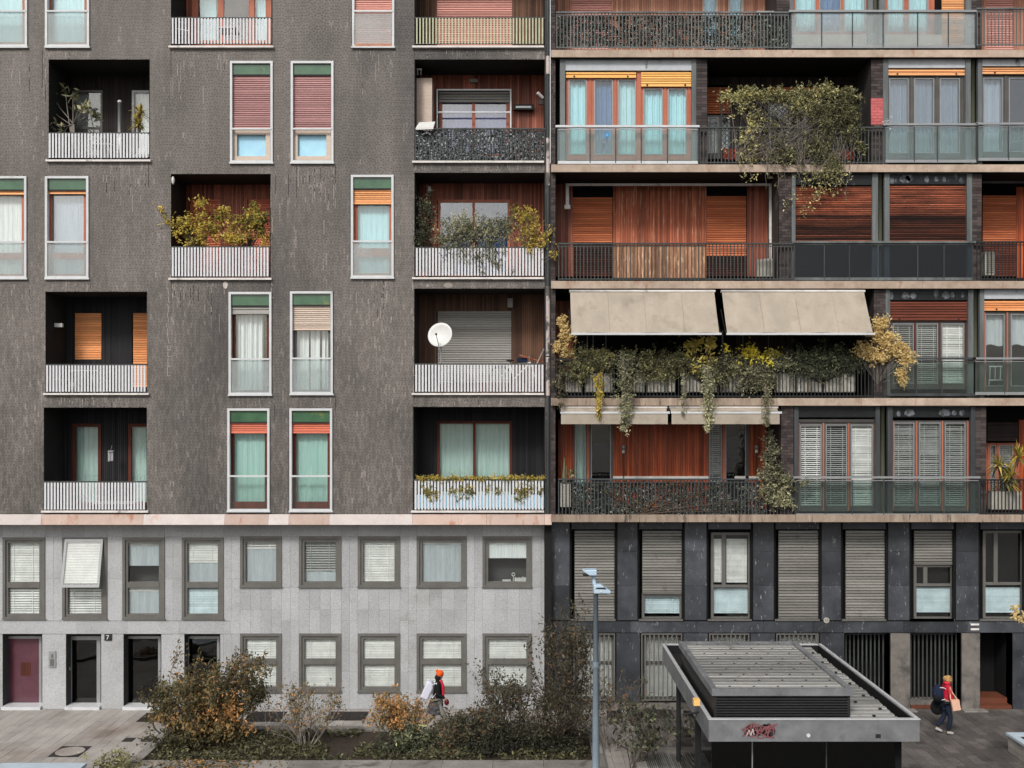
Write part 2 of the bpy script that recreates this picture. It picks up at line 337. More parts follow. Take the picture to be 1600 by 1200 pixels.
LF['dark'] = leafmat('dark_green_leaf', [(0, S(42,40,34)), (.5, S(88,93,72)), (.9, S(164,169,127)), (1, S(223,217,154))])
LF['yellow'] = leafmat('yellow_leaf', [(0, S(70,70,40)), (.35, S(134,126,66)), (.7, S(206,188,96)), (1, S(236,216,124))])
LF['brightyel'] = leafmat('bright_yellow_leaf', [(0, S(150,140,40)), (.5, S(214,196,60)), (1, S(240,226,96))])
LF['sand'] = leafmat('sandy_yellow_leaf', [(0, S(110,94,60)), (.45, S(206,178,116)), (1, S(240,218,160))])
LF['autumn'] = leafmat('autumn_leaf', [(0, S(49,44,32)), (.4, S(92,88,61)), (.66, S(132,118,79)), (.86, S(187,136,85)), (1, S(214,160,101))])
LF['greengold'] = leafmat('green_gold_leaf', [(0, S(52,54,32)), (.38, S(112,110,58)), (.68, S(190,168,78)), (1, S(226,200,104))])
LF['brownish'] = leafmat('dull_grey_green_leaf', [(0, S(34,34,29)), (.5, S(74,73,58)), (.85, S(112,104,80)), (.94, S(140,104,76)), (1, S(150,96,66))])
LF['greyleaf'] = leafmat('grey_green_leaf', [(0, S(69,71,55)), (.6, S(128,126,96)), (1, S(184,179,138))])
LF['screen'] = leafmat('dusty_screen_leaf', [(0, S(26,28,26)), (.5, S(79,84,76)), (1, S(180,186,170))], .1)
LF['screenw'] = leafmat('frosty_screen_leaf', [(0, S(24,26,28)), (.5, S(110,116,120)), (1, S(226,228,230))], .1)

# value noise in numpy for tile tones
_g = NR.rand(64, 64)
def vnoise(x, z, s):
    x = np.asarray(x)*s + 100; z = np.asarray(z)*s + 100
    xi = np.floor(x).astype(int); zi = np.floor(z).astype(int); fx = x-xi; fz = z-zi
    fx = fx*fx*(3-2*fx); fz = fz*fz*(3-2*fz)
    g = lambda a, b: _g[a % 64, b % 64]
    return (g(xi,zi)*(1-fx)+g(xi+1,zi)*fx)*(1-fz)+(g(xi,zi+1)*(1-fx)+g(xi+1,zi+1)*fx)*fz

def boxes_np(x0, x1, yf, yb, z0, z1, tone):      # front + four sides
    x0, x1, yf, yb, z0, z1 = [np.broadcast_to(np.asarray(a, float), np.shape(tone)) for a in (x0, x1, yf, yb, z0, z1)]
    n = len(tone)
    v = np.stack([np.stack([x0,yf,z0],-1), np.stack([x1,yf,z0],-1), np.stack([x1,yf,z1],-1), np.stack([x0,yf,z1],-1),
                  np.stack([x0,yb,z0],-1), np.stack([x1,yb,z0],-1), np.stack([x1,yb,z1],-1), np.stack([x0,yb,z1],-1)], 1)
    fq = np.array([(0,1,2,3),(4,0,3,7),(1,5,6,2),(3,2,6,7),(4,5,1,0)])
    f = (np.arange(n)[:,None,None]*8 + fq[None]).reshape(-1, 4)
    return v.reshape(-1, 3), f, np.repeat(tone, 5)

def holed_wall(mb, x0, x1, z0, z1, y, holes, thick=0):
    xs = sorted({x0, x1, *[h[0] for h in holes], *[h[1] for h in holes]}); zs = sorted({z0, z1, *[h[2] for h in holes], *[h[3] for h in holes]})
    xs = [x for x in xs if x0 <= x <= x1]; zs = [z for z in zs if z0 <= z <= z1]
    for a, b in zip(xs, xs[1:]):
        run = None
        for c, d in zip(zs, zs[1:]):
            mx, mz = (a+b)/2, (c+d)/2
            if any(h[0] < mx < h[1] and h[2] < mz < h[3] for h in holes):
                if run: mb.quad((a,y,run[0]),(b,y,run[0]),(b,y,run[1]),(a,y,run[1])); run = None
            else: run = (run[0], d) if run else (c, d)
        if run: mb.quad((a,y,run[0]),(b,y,run[0]),(b,y,run[1]),(a,y,run[1]))
def niche(mb, x0, x1, z0, z1, yf, yb):
    mb.quad((x0,yf,z0),(x0,yb,z0),(x0,yb,z1),(x0,yf,z1)); mb.quad((x1,yb,z0),(x1,yf,z0),(x1,yf,z1),(x1,yb,z1))
    mb.quad((x0,yf,z0),(x1,yf,z0),(x1,yb,z0),(x0,yb,z0)); mb.quad((x0,yb,z1),(x1,yb,z1),(x1,yf,z1),(x0,yf,z1))
    mb.quad((x0,yb,z0),(x1,yb,z0),(x1,yb,z1),(x0,yb,z1))

# --- facade elements, all given in photo pixels at their own depth -----------------
def ribbed(px0, py0, px1, py1, y, pitch=.07, depth=.018, tones=None):
    """A rolling shutter: one ribbed sheet with thickness."""
    mb = MB(); x0, x1, z0, z1 = X(px0,y), X(px1,y), Z(py1,y), Z(py0,y)
    n = max(1, round((z1-z0)/pitch)); h = (z1-z0)/n
    for i in range(n):
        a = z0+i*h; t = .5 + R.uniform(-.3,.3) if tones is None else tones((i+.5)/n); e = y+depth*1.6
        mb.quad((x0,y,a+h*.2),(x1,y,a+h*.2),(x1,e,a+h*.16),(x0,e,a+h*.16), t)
        mb.quad((x0,e,a),(x1,e,a),(x1,e,a+h*.16),(x0,e,a+h*.16), 0)  # groove shade deepened by a darker tone on the slot face
        mb.quad((x0,y,a+h*.2),(x1,y,a+h*.2),(x1,y+.002,a+h*.8),(x0,y+.002,a+h*.8), t)
        mb.quad((x0,y+.002,a+h*.8),(x1,y+.002,a+h*.8),(x1,e,a+h),(x0,e,a+h), t)
    mb.box(x0, x1, y+depth*1.6+.001, y+depth*1.6+.012, z0, z1)
    return mb
def venetian(px0, py0, px1, py1, y, pitch=.05, close=.6, tapes=True, jit=.0):
    mb = MB(); x0, x1, z0, z1 = X(px0,y), X(px1,y), Z(py1,y), Z(py0,y); z = z1 - .02
    mb.box(x0, x1, y-.015, y+.02, z1-.02, z1, .6)
    while z > z0+.02:
        t = .5+R.uniform(-.2,.2); c = close*(1+R.uniform(-jit,jit))
        mb.quad((x0,y-.012,z-pitch*c),(x1,y-.012,z-pitch*c),(x1,y+.012,z),(x0,y+.012,z), t); z -= pitch
    mb.box(x0, x1, y-.014, y+.014, z0, z0+.02, .6)
    if tapes:
        for f in (.2, .8):
            xx = x0+(x1-x0)*f; mb.box(xx-.009, xx+.009, y-.018, y-.016, z0, z1, .8)
    return mb
def curtain(px0, py0, px1, py1, y, amp=.006, folds=None, hem=0):
    mb = MB(); x0, x1, z0, z1 = X(px0,y), X(px1,y), Z(py1,y), Z(py0,y)
    n = folds or max(4, int((x1-x0)/.055)); pts = []
    ph = R.uniform(0, 6)
    for i in range(n*2+1):
        u = i/(n*2); pts.append((x0+(x1-x0)*u, y+amp*math.sin(u*n*2.1+ph)+amp*.5*math.sin(u*n*5+ph)))
    for i, ((a,ya),(b,yb)) in enumerate(zip(pts, pts[1:])):
        dz = hem*math.sin(i*.9) if hem else 0
        mb.quad((a,ya,z0+dz),(b,yb,z0+dz),(b,yb,z1),(a,ya,z1), .5+.07*math.sin(i*1.3+ph))
    return mb
def frame_mb(px0, py0, px1, py1, yf, yb, t, mullions=(), transoms=(), tb=None):
    """rectangular frame; t = member width in px; mullions/transoms = px positions"""
    mb = MB(); tb = tb or t
    mb.pb(px0, py0, px0+t, py1, yf, yb); mb.pb(px1-t, py0, px1, py1, yf, yb)
    mb.pb(px0+t, py0, px1-t, py0+t, yf, yb); mb.pb(px0+t, py1-tb, px1-t, py1, yf, yb)
    for m_ in mullions: mb.pb(m_-t/2, py0+t, m_+t/2, py1-tb, yf+.004, yb)
    for q in transoms: mb.pb(px0+t, q-t/2, px1-t, q+t/2, yf+.008, yb)
    return mb
def pane_mb(px0, py0, px1, py1, y):
    mb = MB(); mb.pb(px0, py0, px1, py1, y, y+.006); return mb
def boards(px0, py0, px1, py1, y, pitch=.06, holes=(), gap=.009):
    """vertical boards between photo pixels at depth y; holes in px"""
    mb = MB(); x0, x1 = X(px0,y), X(px1,y); n = max(1, round((x1-x0)/pitch)); w_ = (x1-x0)/n
    for i in range(n):
        a = x0+i*w_; mid = a+w_/2; t = .5+R.uniform(-.45,.45)
        segs = [(Z(py1,y), Z(py0,y))]
        for h in holes:
            hx0, hx1, hz0, hz1 = X(h[0],y), X(h[2],y), Z(h[3],y), Z(h[1],y)
            if hx0 < mid < hx1:
                ns = []
                for s0, s1 in segs:
                    if hz0 > s0: ns.append((s0, min(s1, hz0)))
                    if hz1 < s1: ns.append((max(s0, hz1), s1))
                segs = ns
        for s0, s1 in segs:
            if s1-s0 > .01: mb.box(a+gap/2, a+w_-gap/2, y+R.uniform(0,.006), y+.03, s0, s1, t)
    return mb

# =================================================================== SETTING
g = MB(); g.box(-300, 300, -400, 30, -.6, -.03)
ground = put('pavement', g, M['ground'], org=(0,0,-.03), kind='structure')
slab_rest = MB(); slab_rest2 = MB(); nsl = 0
xx = -19.0; k = 0
while xx < 19:
    yy = .49 + (k*.37 % .8); k += 1
    while yy > -7.5:
        y1 = min(yy, .49); y0 = yy - (.8 if xx < 3 else .62)
        cx = (xx+.14); cy = (y0+y1)/2
        px = CX + cx*F/(D+cy); py = CY + H*F/(D+cy)
        t = R.random(); top = R.uniform(-.003, .003)
        vis = (px < 235 and py < 1195) or (px > 1395 and px < 1605 and py < 1200)
        if y1 - y0 > .05:
            if vis and nsl < 300:
                mb = MB(); mb.box(xx+.004, xx+.276, y0+.004, y1-.004, -.035, top, t)
                put('paving_slab', mb, M['pave'] if xx < 3 else M['pave_d'], ground); nsl += 1
            else:
                (slab_rest if xx < 3 else slab_rest2).box(xx+.004, xx+.276, y0+.004, y1-.004, -.035, top, t)
        yy = y0
    xx += .28
put('paving_slab', slab_rest, M['pave'], ground, kind='stuff'); put('paving_slab', slab_rest2, M['pave_d'], ground, kind='stuff')

# =================================================================== LEFT BUILDING
LB = thing('apartment_building', 'brown-grey tiled apartment building with pale granite ground floors, left half', 'building', (X(350), 0, 0))
UX0, UX1 = -420, 851
cols_win = []       # (x0,y0,x1,y1, spec)
W_ = dict
wins = [
 (-25,-87,42,73, W_(sh=None, cur='curt_cyan', wood=1, rail=17, guard='frost')),
 (70,-87,139,73, W_(sh=None, cur='curt_cyan', wood=1, rail=17, guard='frost')),
 (550,-87,616,73, W_(sh=('pinkpale',-70,68), cur=None, rail=17, guard='frost', sillc='clad_pink')),
 (359,95,426,254, W_(sh=('pink',117,201), cur='curt_blue', rail=201, inner='beige')),
 (454,95,521,254, W_(sh=('pink',117,201), cur='curt_blue', rail=201, inner='beige')),
 (-25,275,41,435, W_(sh=('orange',297,304), cur='curt_white', rail=378, wood=1, guard='frost', bar=(395,405))),
 (70,275,138,435, W_(sh=('orange',297,303), cur='curt_white', rail=378, wood=1, guard='frost', bar=(395,405))),
 (548,273,615,434, W_(sh=('orange',296,319), cur='curt_cyan', rail=377, wood=1, guard='frost', bar=(388,401))),
 (357,456,424,617, W_(sh=('greysh',478,491), cur='curt_white', rail=561, wood=1, guard='frost', part=.72, fr='brownfr')),
 (453,455,520,616, W_(sh=('beige',477,516), cur='curt_white', rail=560, wood=1, guard='frost', split=1, fr='silverfr')),
 (355,638,421,799, W_(sh=('redsh',660,677), cur='curt_aqua', rail=744, wood=1, guard='pane', fr='brownfr', base=(784,796))),
 (452,638,519,799, W_(sh=('redsh',660,677), cur='curt_aqua', rail=744, wood=1, guard='pane', fr='brownfr', base=(784,796))),
]
logs = [(267,-100,425,73),(648,-100,853,73),(75,93,233,251),(648,93,853,251),(267,272,422,436),(648,270,853,435),
        (71,456,230,616),(647,451,853,616),(68,637,229,800),(646,636,853,800)]
openings = [(X(a),X(c),Z(d),Z(b)) for a,b,c,d,_ in wins] + [(X(a),X(c) if c<850 else X(851),Z(d),Z(b)) for a,b,c,d in logs]
core = MB(); holed_wall(core, X(UX0), X(UX1), Z(806), Z(-300), .014, openings)
for h in openings[:len(wins)]: niche(core, h[0], h[1], h[2], h[3], .014, .42)
put('wall', core, M['core'], LB)
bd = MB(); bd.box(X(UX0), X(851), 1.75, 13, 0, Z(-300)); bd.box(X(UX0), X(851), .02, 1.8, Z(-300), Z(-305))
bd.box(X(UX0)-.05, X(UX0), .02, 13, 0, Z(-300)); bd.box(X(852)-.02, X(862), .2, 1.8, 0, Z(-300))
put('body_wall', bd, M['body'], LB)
roof = MB(); roof.box(X(UX0)-.3, X(1900), -.4, 13.2, Z(-305)+.0, Z(-312)); put('roof', roof, M['soffit'], LB)
# klinker tiles -------------------------------------------------------------
pw, ph = .0466, .187
x0s, x1s, z0s, z1s = [], [], [], []
ncol = int((X(UX1)-X(-180))/pw); zt, zb = Z(-60), Z(803)
for i in range(ncol):
    a = X(UX1)-(i+1)*pw; mid = a+pw/2; segs = [(zb, zt)]
    for h in openings:
        if h[0]-.005 < mid < h[1]+.005:
            ns = []
            for s0, s1 in segs:
                if h[3] <= s0 or h[2] >= s1: ns.append((s0, s1)); continue
                if h[2] > s0: ns.append((s0, h[2]))
                if h[3] < s1: ns.append((h[3], s1))
            segs = ns
    off = (i % 2)*ph*.5+R.uniform(-.028,.028)
    for s0, s1 in segs:
        z = math.floor((s0-off)/ph)*ph+off
        while z < s1:
            c0, c1 = max(z, s0), min(z+ph, s1)
            if c1-c0 > .03: x0s.append(a+.0016); x1s.append(a+pw-.0016); z0s.append(c0+.006); z1s.append(c1-.006)
            z += ph
x0s, x1s, z0s, z1s = map(np.array, (x0s, x1s, z0s, z1s))
n = len(x0s); rnd = NR.rand(n)
big = vnoise(x0s, z0s*.5, .55); mid_ = vnoise(x0s+31, z0s*.35+9, 1.7); fin = vnoise(x0s+71, z0s*.3+19, 4.5)
low = np.clip((16.5-z0s)/11, 0, 1)
tone = .47 + .14*(mid_-.5) + (.12+.2*low)*(rnd-.5) + .12*(big-.5)
streak = vnoise(x0s*1.0+5, z0s*.12+3, 5.5)
pale = (NR.rand(n) < np.clip((mid_-.45)*.4, 0, .1)*(.3+low)) | ((fin > .74) & (streak > .55) & (NR.rand(n) < .22)); tone = np.where(pale, tone+.12+.22*NR.rand(n), tone)
tone = tone + .10*(streak-.5)
yf = NR.uniform(.004, .007, n)
v, f, t = boxes_np(x0s, x1s, yf, .02, z0s, z1s, tone)
put('facade_tile', (v, f, np.clip(t, 0, 1.3)), M['tile'], LB, kind='stuff')

mb = MB()
def in_hole(x, z): return any(h[0]-.02 < x < h[1]+.02 and h[2]-.03 < z < h[3]+.03 for h in openings)
zones = [(x0_-4, x1_+4, y1_+2, y1_+75) for (x0_,_,x1_,y1_,_s) in wins] + [(a_, c_, d_+2, d_+60) for a_,b_,c_,d_ in logs] + [(440,500,258,330),(180,235,270,320),(560,600,430,560),(270,330,440,560),(655,845,253,268)]
for (a_,c_,b_,d_) in zones:
    dens = R.choice((.25,.5,.8)); cx_ = R.uniform(a_, c_); wd_ = (c_-a_)*.35
    for i in range(int(62*dens*(c_-a_)/60)):
        px = min(max(R.gauss(cx_, wd_), a_), c_); k_ = round((X(UX1)-X(px))/pw); x = X(UX1)-k_*pw
        z = Z(b_+abs(R.gauss(0,.4))*(d_-b_)); L_ = R.choice((.12,.19,.19,.38,.56))*R.uniform(.5,1.1)
        if in_hole(x,z) or in_hole(x,z-L_) or z-L_ < Z(802): continue
        mb.box(x-.0055, x+.0055, .001, .006, z-L_, z, R.random())
for (px, y0_, y1_) in ((262,437,580),(646,440,612),(424,437,470),(420,560,640)):      # long broken white joint cracks
    z = Z(y0_)
    while z > Z(y1_):
        L_ = R.uniform(.06,.3); x = X(px)+R.uniform(-.03,.03)
        if not in_hole(x,z):
            mb.box(x-.006, x+.006, .0, .005, z-L_, z, .9)
            if R.random() < .6: mb.box(x-.006, x+R.uniform(.02,.09), .0, .004, z-L_, z-L_+.012, .9)
        z -= L_+R.uniform(0,.06)
M['efflo'] = mat('pale_mortar_streak', S(152,143,134), tonevar=.45)
put('mortar_streak', mb, M['efflo'], LB, kind='stuff')
for (px, py, w_, h_) in ((352,446,10,13),(290,441,3,3),(118,445,3,2),(668,446,5,6),(700,446,14,10)):
    mb = MB(); c_ = [(X(px+w_*.5*math.cos(q)*R.uniform(.7,1.1)), .001, Z(py+h_*.5*math.sin(q)*R.uniform(.7,1.1))) for q in np.linspace(0,6.28,9)[:-1]]; mb.add(c_+[(p[0],.006,p[2]) for p in c_],[tuple(reversed(range(8)))]+[(i,(i+1)%8,8+(i+1)%8,8+i) for i in range(8)]); put('bare_patch', mb, M['pinkstone'] if w_ == 10 else M['efflo'], LB)
def rect_frame(px0, py0, px1, py1, t, yf, yb, name, m, parent): return put(name, frame_mb(px0, py0, px1, py1, yf, yb, t), m, parent)
def tall_window(x0, y0, x1, y1, s):
    mb = frame_mb(x0, y0, x1, y1, -.045, .10, 3.6)
    mb.pb(x0-1, y1-1, x1+1, y1+1.5, -.07, .0)
    wdw = put('window', mb, M['alu'], LB)
    ix0, ix1, iy0, iy1 = x0+4, x1-4, y0+4, y1-4
    if y0 > 0:
        put('spandrel_panel', pane_mb(ix0, iy0, ix1, y0+21, .03), M['green'], wdw)
        d = MB(); d.pb(ix0, y0+21, ix1, y0+23, .02, .08); put('drip_rail', d, M['rail_blk'], wdw)
    top = y0+22
    if s.get('sh'):
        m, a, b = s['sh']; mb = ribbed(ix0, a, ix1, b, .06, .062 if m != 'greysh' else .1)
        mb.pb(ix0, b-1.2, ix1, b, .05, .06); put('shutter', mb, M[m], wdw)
        top = b if b < y1-30 else top
    fr = s.get('fr', 'woodfr')
    if s.get('inner'):
        put('inner_frame', frame_mb(ix0, s['rail']+2, ix1, iy1, .09, .16, 7, tb=6), M[s['inner']], wdw)
        put('curtain', pane_mb(ix0+6, s['rail']+7, ix1-6, iy1-4, .2), M[s['cur']], wdw)
    elif s.get('wood'):
        mb = frame_mb(ix0, top-4, ix1, iy1, .14, .21, 3.2)
        mb.pb(ix0+3, top, ix0+6.5, iy1, .15, .21)
        if s.get('bar'): mb.pb(ix0+6, s['bar'][0], ix1-3, s['bar'][1], .16, .21)
        if s.get('base'): mb.pb(ix0+6, s['base'][0], ix1-3, s['base'][1], .12, .2)
        put('inner_frame', mb, M[fr], wdw)
        put('pane', pane_mb(ix0+4, top-3, ix1-3, iy1-3, .18), M['pane_sky'] if x0 == 70 and y0 == 275 else M['pane'], wdw)
        if s.get('cur'):
            if s.get('part'): c = curtain(ix0+8, top-6, ix0+8+(ix1-ix0)*s['part'], iy1, .32, .04)
            elif s.get('split'):
                c = curtain(ix0+7, top-6, ix0+26, iy1, .32, .03); c2 = curtain(ix0+29, top-6, ix0+43, iy1, .32, .03); c3 = curtain(ix0+46, top-6, ix1-2, iy1, .32, .03)
                c.add(c2.v, c2.f); c.add(c3.v, c3.f)
            else: c = curtain(ix0+2, top-8, ix1, iy1, .3)
            put('curtain', c, M[s['cur']], wdw)
    rl = MB(); rl.pb(x0+2, s['rail']-1.3, x1-2, s['rail']+1.3, -.06, -.02); put('handrail', rl, M['alu'], wdw)
    if s.get('guard'): put('guard_glass', pane_mb(ix0, s['rail']+2, ix1, iy1+1, -.01), M[s['guard']], wdw)
    if s.get('sillc'):
        d = MB(); d.pb(ix0, iy1-1, ix1, iy1+3, -.06, -.045); put('sill', d, M[s['sillc']], wdw)
    else:
        d = MB(); d.pb(ix0, iy1, ix1, iy1+2, -.02, .05); put('sill', d, M['alu2'], wdw)
for a in wins: tall_window(*a)

YB = 1.37
bal_left = [0]; bal_rest = MB(); 
def back_door(px0, py0, px1, py1, y, parent, fr='woodfr', t=4, mull=(), cur=None, curtains=(), sh=None, pane='pane', trans=()):
    put('door_frame', frame_mb(px0, py0, px1, py1, y-.03, y+.05, t, mull, trans), M[fr], parent)
    put('pane', pane_mb(px0+t-1, py0+t-1, px1-t+1, py1-t+1, y+.01), M[pane], parent)
    if cur:
        for a, b in (curtains or ((px0, px1),)): put('curtain', curtain(a, py0+1, b, py1, y+.14), M[cur], parent)
def loggia_left(x0, y0, x1, y1, clad, doors, rail_y, pitch=5.0, sm='slat', sw=3.0, wide=False, clad2=None, boards_pitch=.06):
    xa, xb, za, zb_ = X(x0), X(x1), Z(y1), Z(y0)
    if x1 > 850: xb = X(851)
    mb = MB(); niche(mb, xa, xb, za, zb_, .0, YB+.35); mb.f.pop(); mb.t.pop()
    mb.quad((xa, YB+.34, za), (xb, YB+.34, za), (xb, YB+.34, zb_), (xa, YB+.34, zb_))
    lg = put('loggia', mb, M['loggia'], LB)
    bx0 = CX+xa*F/(D+YB); bx1 = CX+xb*F/(D+YB)
    put('cladding', boards(bx0, y0+2, bx1, y1+10, YB, boards_pitch, [d[:4] for d in doors]), M[clad], lg, kind='stuff')
    for d in doors: d[4](d, lg)
    # flashing and railing
    e = MB(); e.pb(x0-4, y1-2, x1+2 if x1 < 850 else 850, y1+1, -.09, .05); put('balcony_sill', e, M['sill'], LB)
    r = MB(); r.pb(x0, rail_y-1.2, x1 if x1 < 850 else 851, rail_y+.8, -.03, .02); r.pb(x0+1, y1-6, x1-1 if x1 < 850 else 850, y1-4.5, -.02, .02)
    rl = put('balcony_railing', r, M['rail'], LB)
    nb = int((min(x1,851)-x0-4)/pitch)
    bm = MB(); wv = sw/54/2; hh = Z(rail_y+1)-Z(y1-4); bm.box(-wv, wv, -.008, .004, 0, hh)
    me = raw_mesh('baluster', bm.v, bm.f, bm.t, M[sm], (0,0,0))
    for i in range(nb+1):
        px = x0+3.5+i*(min(x1,851)-x0-7)/nb
        if bal_left[0] < 300: share('baluster', me, (X(px), -.03, Z(y1-4)), rl); bal_left[0] += 1
        else: bal_rest.box(X(px)-wv, X(px)+wv, -.038, -.026, Z(y1-4), Z(rail_y+1))
    return lg
def door(fr='woodfr', **k): return lambda d, lg: back_door(d[0], d[1], d[2], d[3], YB, lg, fr, **k)
def shut(m, y=None, dark=0):
    def f_(d, lg):
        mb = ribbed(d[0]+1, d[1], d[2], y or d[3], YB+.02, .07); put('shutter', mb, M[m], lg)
        if y and y < d[3]: put('door_recess', pane_mb(d[0], y, d[2], d[3], YB+.1), M['black'], lg)
    return f_
# row by row (doors are in photo pixels at the depth of the back wall)
lg = loggia_left(267,272,422,436,'clad_pink' if 0 else 'clad_red',[(296,311,344,425,shut('redsh')),(387,311,440,425,shut('redsh'))],386)
lg = loggia_left(648,270,853,435,'clad_red',[(684,312,797,432,door(cur='curt_navy',mull=(740,),pane='pane_sky'))],387, pitch=5.05)
lg = loggia_left(71,456,230,616,'clad_black',[(116,489,158,562,shut('orangeblind')),(207,489,240,605,shut('orangeblind'))],570)
lg = loggia_left(647,451,853,616,'clad_brown',[(683,486,799,598,shut('greysh'))],569, pitch=5.05)
lg = loggia_left(68,637,229,800,'clad_black',[(113,662,158,790,door('brownfr',cur='curt_teal',t=5)),(200,662,240,790,door('brownfr',cur='curt_teal',t=5))],753)
lg = loggia_left(646,636,853,800,'clad_black',[(683,658,800,790,door('brownfr',cur='curt_teal',mull=(741,),t=4))],750, pitch=5.05)
mb = MB(); mb.pb(650, 773, 850, 795, .01, .02); put('windbreak_panel', mb, M['curt_blue'], LB)
lg = loggia_left(75,93,233,251,'clad_dark',[(113,141,160,245,door('silverfr',t=3,trans=(200,),cur='blind_g')),(206,141,240,245,door('alu2',t=4,cur='curt_white'))],208)
lg = loggia_left(267,-100,425,73,'clad_red',[(300,-60,424,72,door('woodfr',mull=(345,393),t=9,cur='curt_cyan',curtains=((312,338),(400,425))))],28, pitch=5.0, sw=2.6)
lg = loggia_left(648,-100,853,73,'clad_brown',[(682,-60,800,72,shut('pinkpale'))],28, pitch=5.0, sm='slat_green', sw=2.2)
put('baluster', bal_rest, M['slat_green'], LB, kind='stuff')
bal_left[0] = 0
# loggia with the frosted leaf screen (row one, right hand column)
def dark_rail(x0, x1, ytop, ybot, y, m, parent, pitch=5.6, wpx=1.3, mid=True, name='balcony_railing'):
    r = MB(); r.pb(x0, ytop-1.2, x1, ytop+1.2, y-.04, y+.01)
    r.pb(x0, ybot-3, x1, ybot-1.2, y-.01, y+.01)
    if mid: r.pb(x0, ytop+4, x1, ytop+5.2, y-.01, y+.01)
    rl = put(name, r, m, parent); b = MB(); q = x0+1
    while q < x1: b.pb(q-wpx/2, ytop+1, q+wpx/2, ybot, y-.005, y+.01, R.uniform(.3,.7)); q += pitch
    put('baluster', b, m, rl, kind='stuff'); return rl
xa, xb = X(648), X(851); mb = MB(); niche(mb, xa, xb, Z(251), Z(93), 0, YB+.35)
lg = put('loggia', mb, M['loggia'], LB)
put('cladding', boards(650, 95, 850, 255, YB, .075, [(682,140,798,250)]), M['clad_red'], lg, kind='stuff')
back_door(686,150,796,245,YB,lg,'woodfr',t=5,mull=(740,),cur='curt_lilac',pane='pane_sky')
mb = frame_mb(682,139,799,246,YB-.35,YB-.30,2.2,(),(175,)); put('screen_frame', mb, M['alu'], lg)
mb = ribbed(686,143,796,160,YB-.1,.08); put('shutter', mb, M['greysh'], lg)
mb = MB(); mb.pb(650,122,675,252,.55,1.2); put('storage_cabinet', mb, M['beige'], LB)
dark_rail(648,851,201,253,-.03,M['rail'],LB,5.6,1.6,False)
e = MB(); e.pb(644,251,850,254,-.09,.05); put('balcony_sill', e, M['sill'], LB)

# end pilaster strip with peeling conduit at the joint
mb = MB(); mb.box(X(851.2), X(860.5), .02, .3, Z(806), Z(-300)); put('party_wall_edge', mb, M['core'], LB)
M['peel'] = mat('peeling_pink_paint', S(190,176,170), stain=S(88,84,80), stain_lo=.5, stain_hi=.56, stain_scale=3, stain_stretch=(1,1,.7))
for a, b in ((88,116),(216,290),(448,556),(558,618)):
    mb = MB(); mb.tube([(X(856.2), .0, Z(b)), (X(856.2), .0, Z(a))], .058, 8); put('conduit', mb, M['peel'], LB)
for a, b in ((-90,88),(116,216),(290,448),(618,803)):
    mb = MB(); mb.tube([(X(856.2), .0, Z(b)), (X(856.2), .0, Z(a))], .05, 8); put('conduit', mb, M['post_dark'], LB)
mb = MB(); mb.pb(859.2,-90,860.4,255,-.03,.01); put('joint_strip', mb, M['alu'], LB)
# cornice stones
prev = -420
for i, b in enumerate([-300,-180,-60,66,225,352,420,452,515,645,760,851,862]):
    a = prev; mb = MB(); m = 'ruststone' if (a in (66,352,452) or a >= 645) else 'pinkstone'
    xa, xb = X(a)+.003, X(b)-.003; z0, z1 = Z(819.5), Z(803.5)
    mb.add([(xa,-.09,z0),(xb,-.09,z0),(xb,-.035,z1),(xa,-.035,z1),(xa,.6,z0),(xb,.6,z0),(xb,.6,z1),(xa,.6,z1)],
           [(0,1,2,3),(1,5,6,2),(5,4,7,6),(4,0,3,7),(3,2,6,7),(4,5,1,0)], R.uniform(.3,.7))
    put('cornice_stone', mb, M[m], LB); prev = b

# granite base -------------------------------------------------------------
BY = .5
upA = [(4,70),(97,167),(191,257),(284,349)]; upB = [(375,440),(467,533),(559,625),(651,729),(754,831)]
ents = [(4,66),(103,158),(193,252),(288,344)]
zg = 0
bh = [(X(a,BY),X(b,BY),Z(968,BY),Z(840,BY)) for a,b in upA] + [(X(a,BY),X(b,BY),Z(918,BY),Z(838,BY)) for a,b in upB] + \
     [(X(a,BY),X(b,BY),Z(1082,BY),Z(990,BY)) for a,b in upB] + [(X(a,BY),X(b,BY),0.0,Z(991,BY)) for a,b in ents]
core = MB(); holed_wall(core, X(-420,BY), X(861,BY), 0, Z(815,BY), BY+.02, bh)
for h in bh: niche(core, h[0], h[1], h[2], h[3], BY+.02, BY+.5)
put('base_wall', core, M['joint'], LB)
npan = 0
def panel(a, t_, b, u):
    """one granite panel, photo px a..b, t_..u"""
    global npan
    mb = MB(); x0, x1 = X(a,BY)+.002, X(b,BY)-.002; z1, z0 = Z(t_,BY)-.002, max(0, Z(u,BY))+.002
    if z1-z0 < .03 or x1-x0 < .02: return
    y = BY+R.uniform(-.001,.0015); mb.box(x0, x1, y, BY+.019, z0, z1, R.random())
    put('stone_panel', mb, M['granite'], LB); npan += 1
def strip(a, t_, b, u, wpx=18):
    n = max(1, round((b-a)/wpx))
    for i in range(n): panel(a+(b-a)*i/n, t_, a+(b-a)*(i+1)/n, u)
colsx = upA+upB
piers = [(-40,4)]+[(colsx[i][1], colsx[i+1][0]) for i in range(len(colsx)-1)]+[(831,860)]
for i, (a, b) in enumerate(piers):
    strip(a, 818, b, 838, 30); strip(a, 838, b, 904 if i < 5 else 918, 14 if b-a > 24 else 26); strip(a, 904 if i < 5 else 918, b, 970, 14 if b-a > 24 else 26)
for a, b in colsx: strip(a, 818, b, 838 if a > 360 else 840, 33)
for a, b in upA: strip(a, 968, b, 971, 90)
q = -40
while q < 360: panel(q, 970.5, min(q+80, 360), 990.5); q += 80
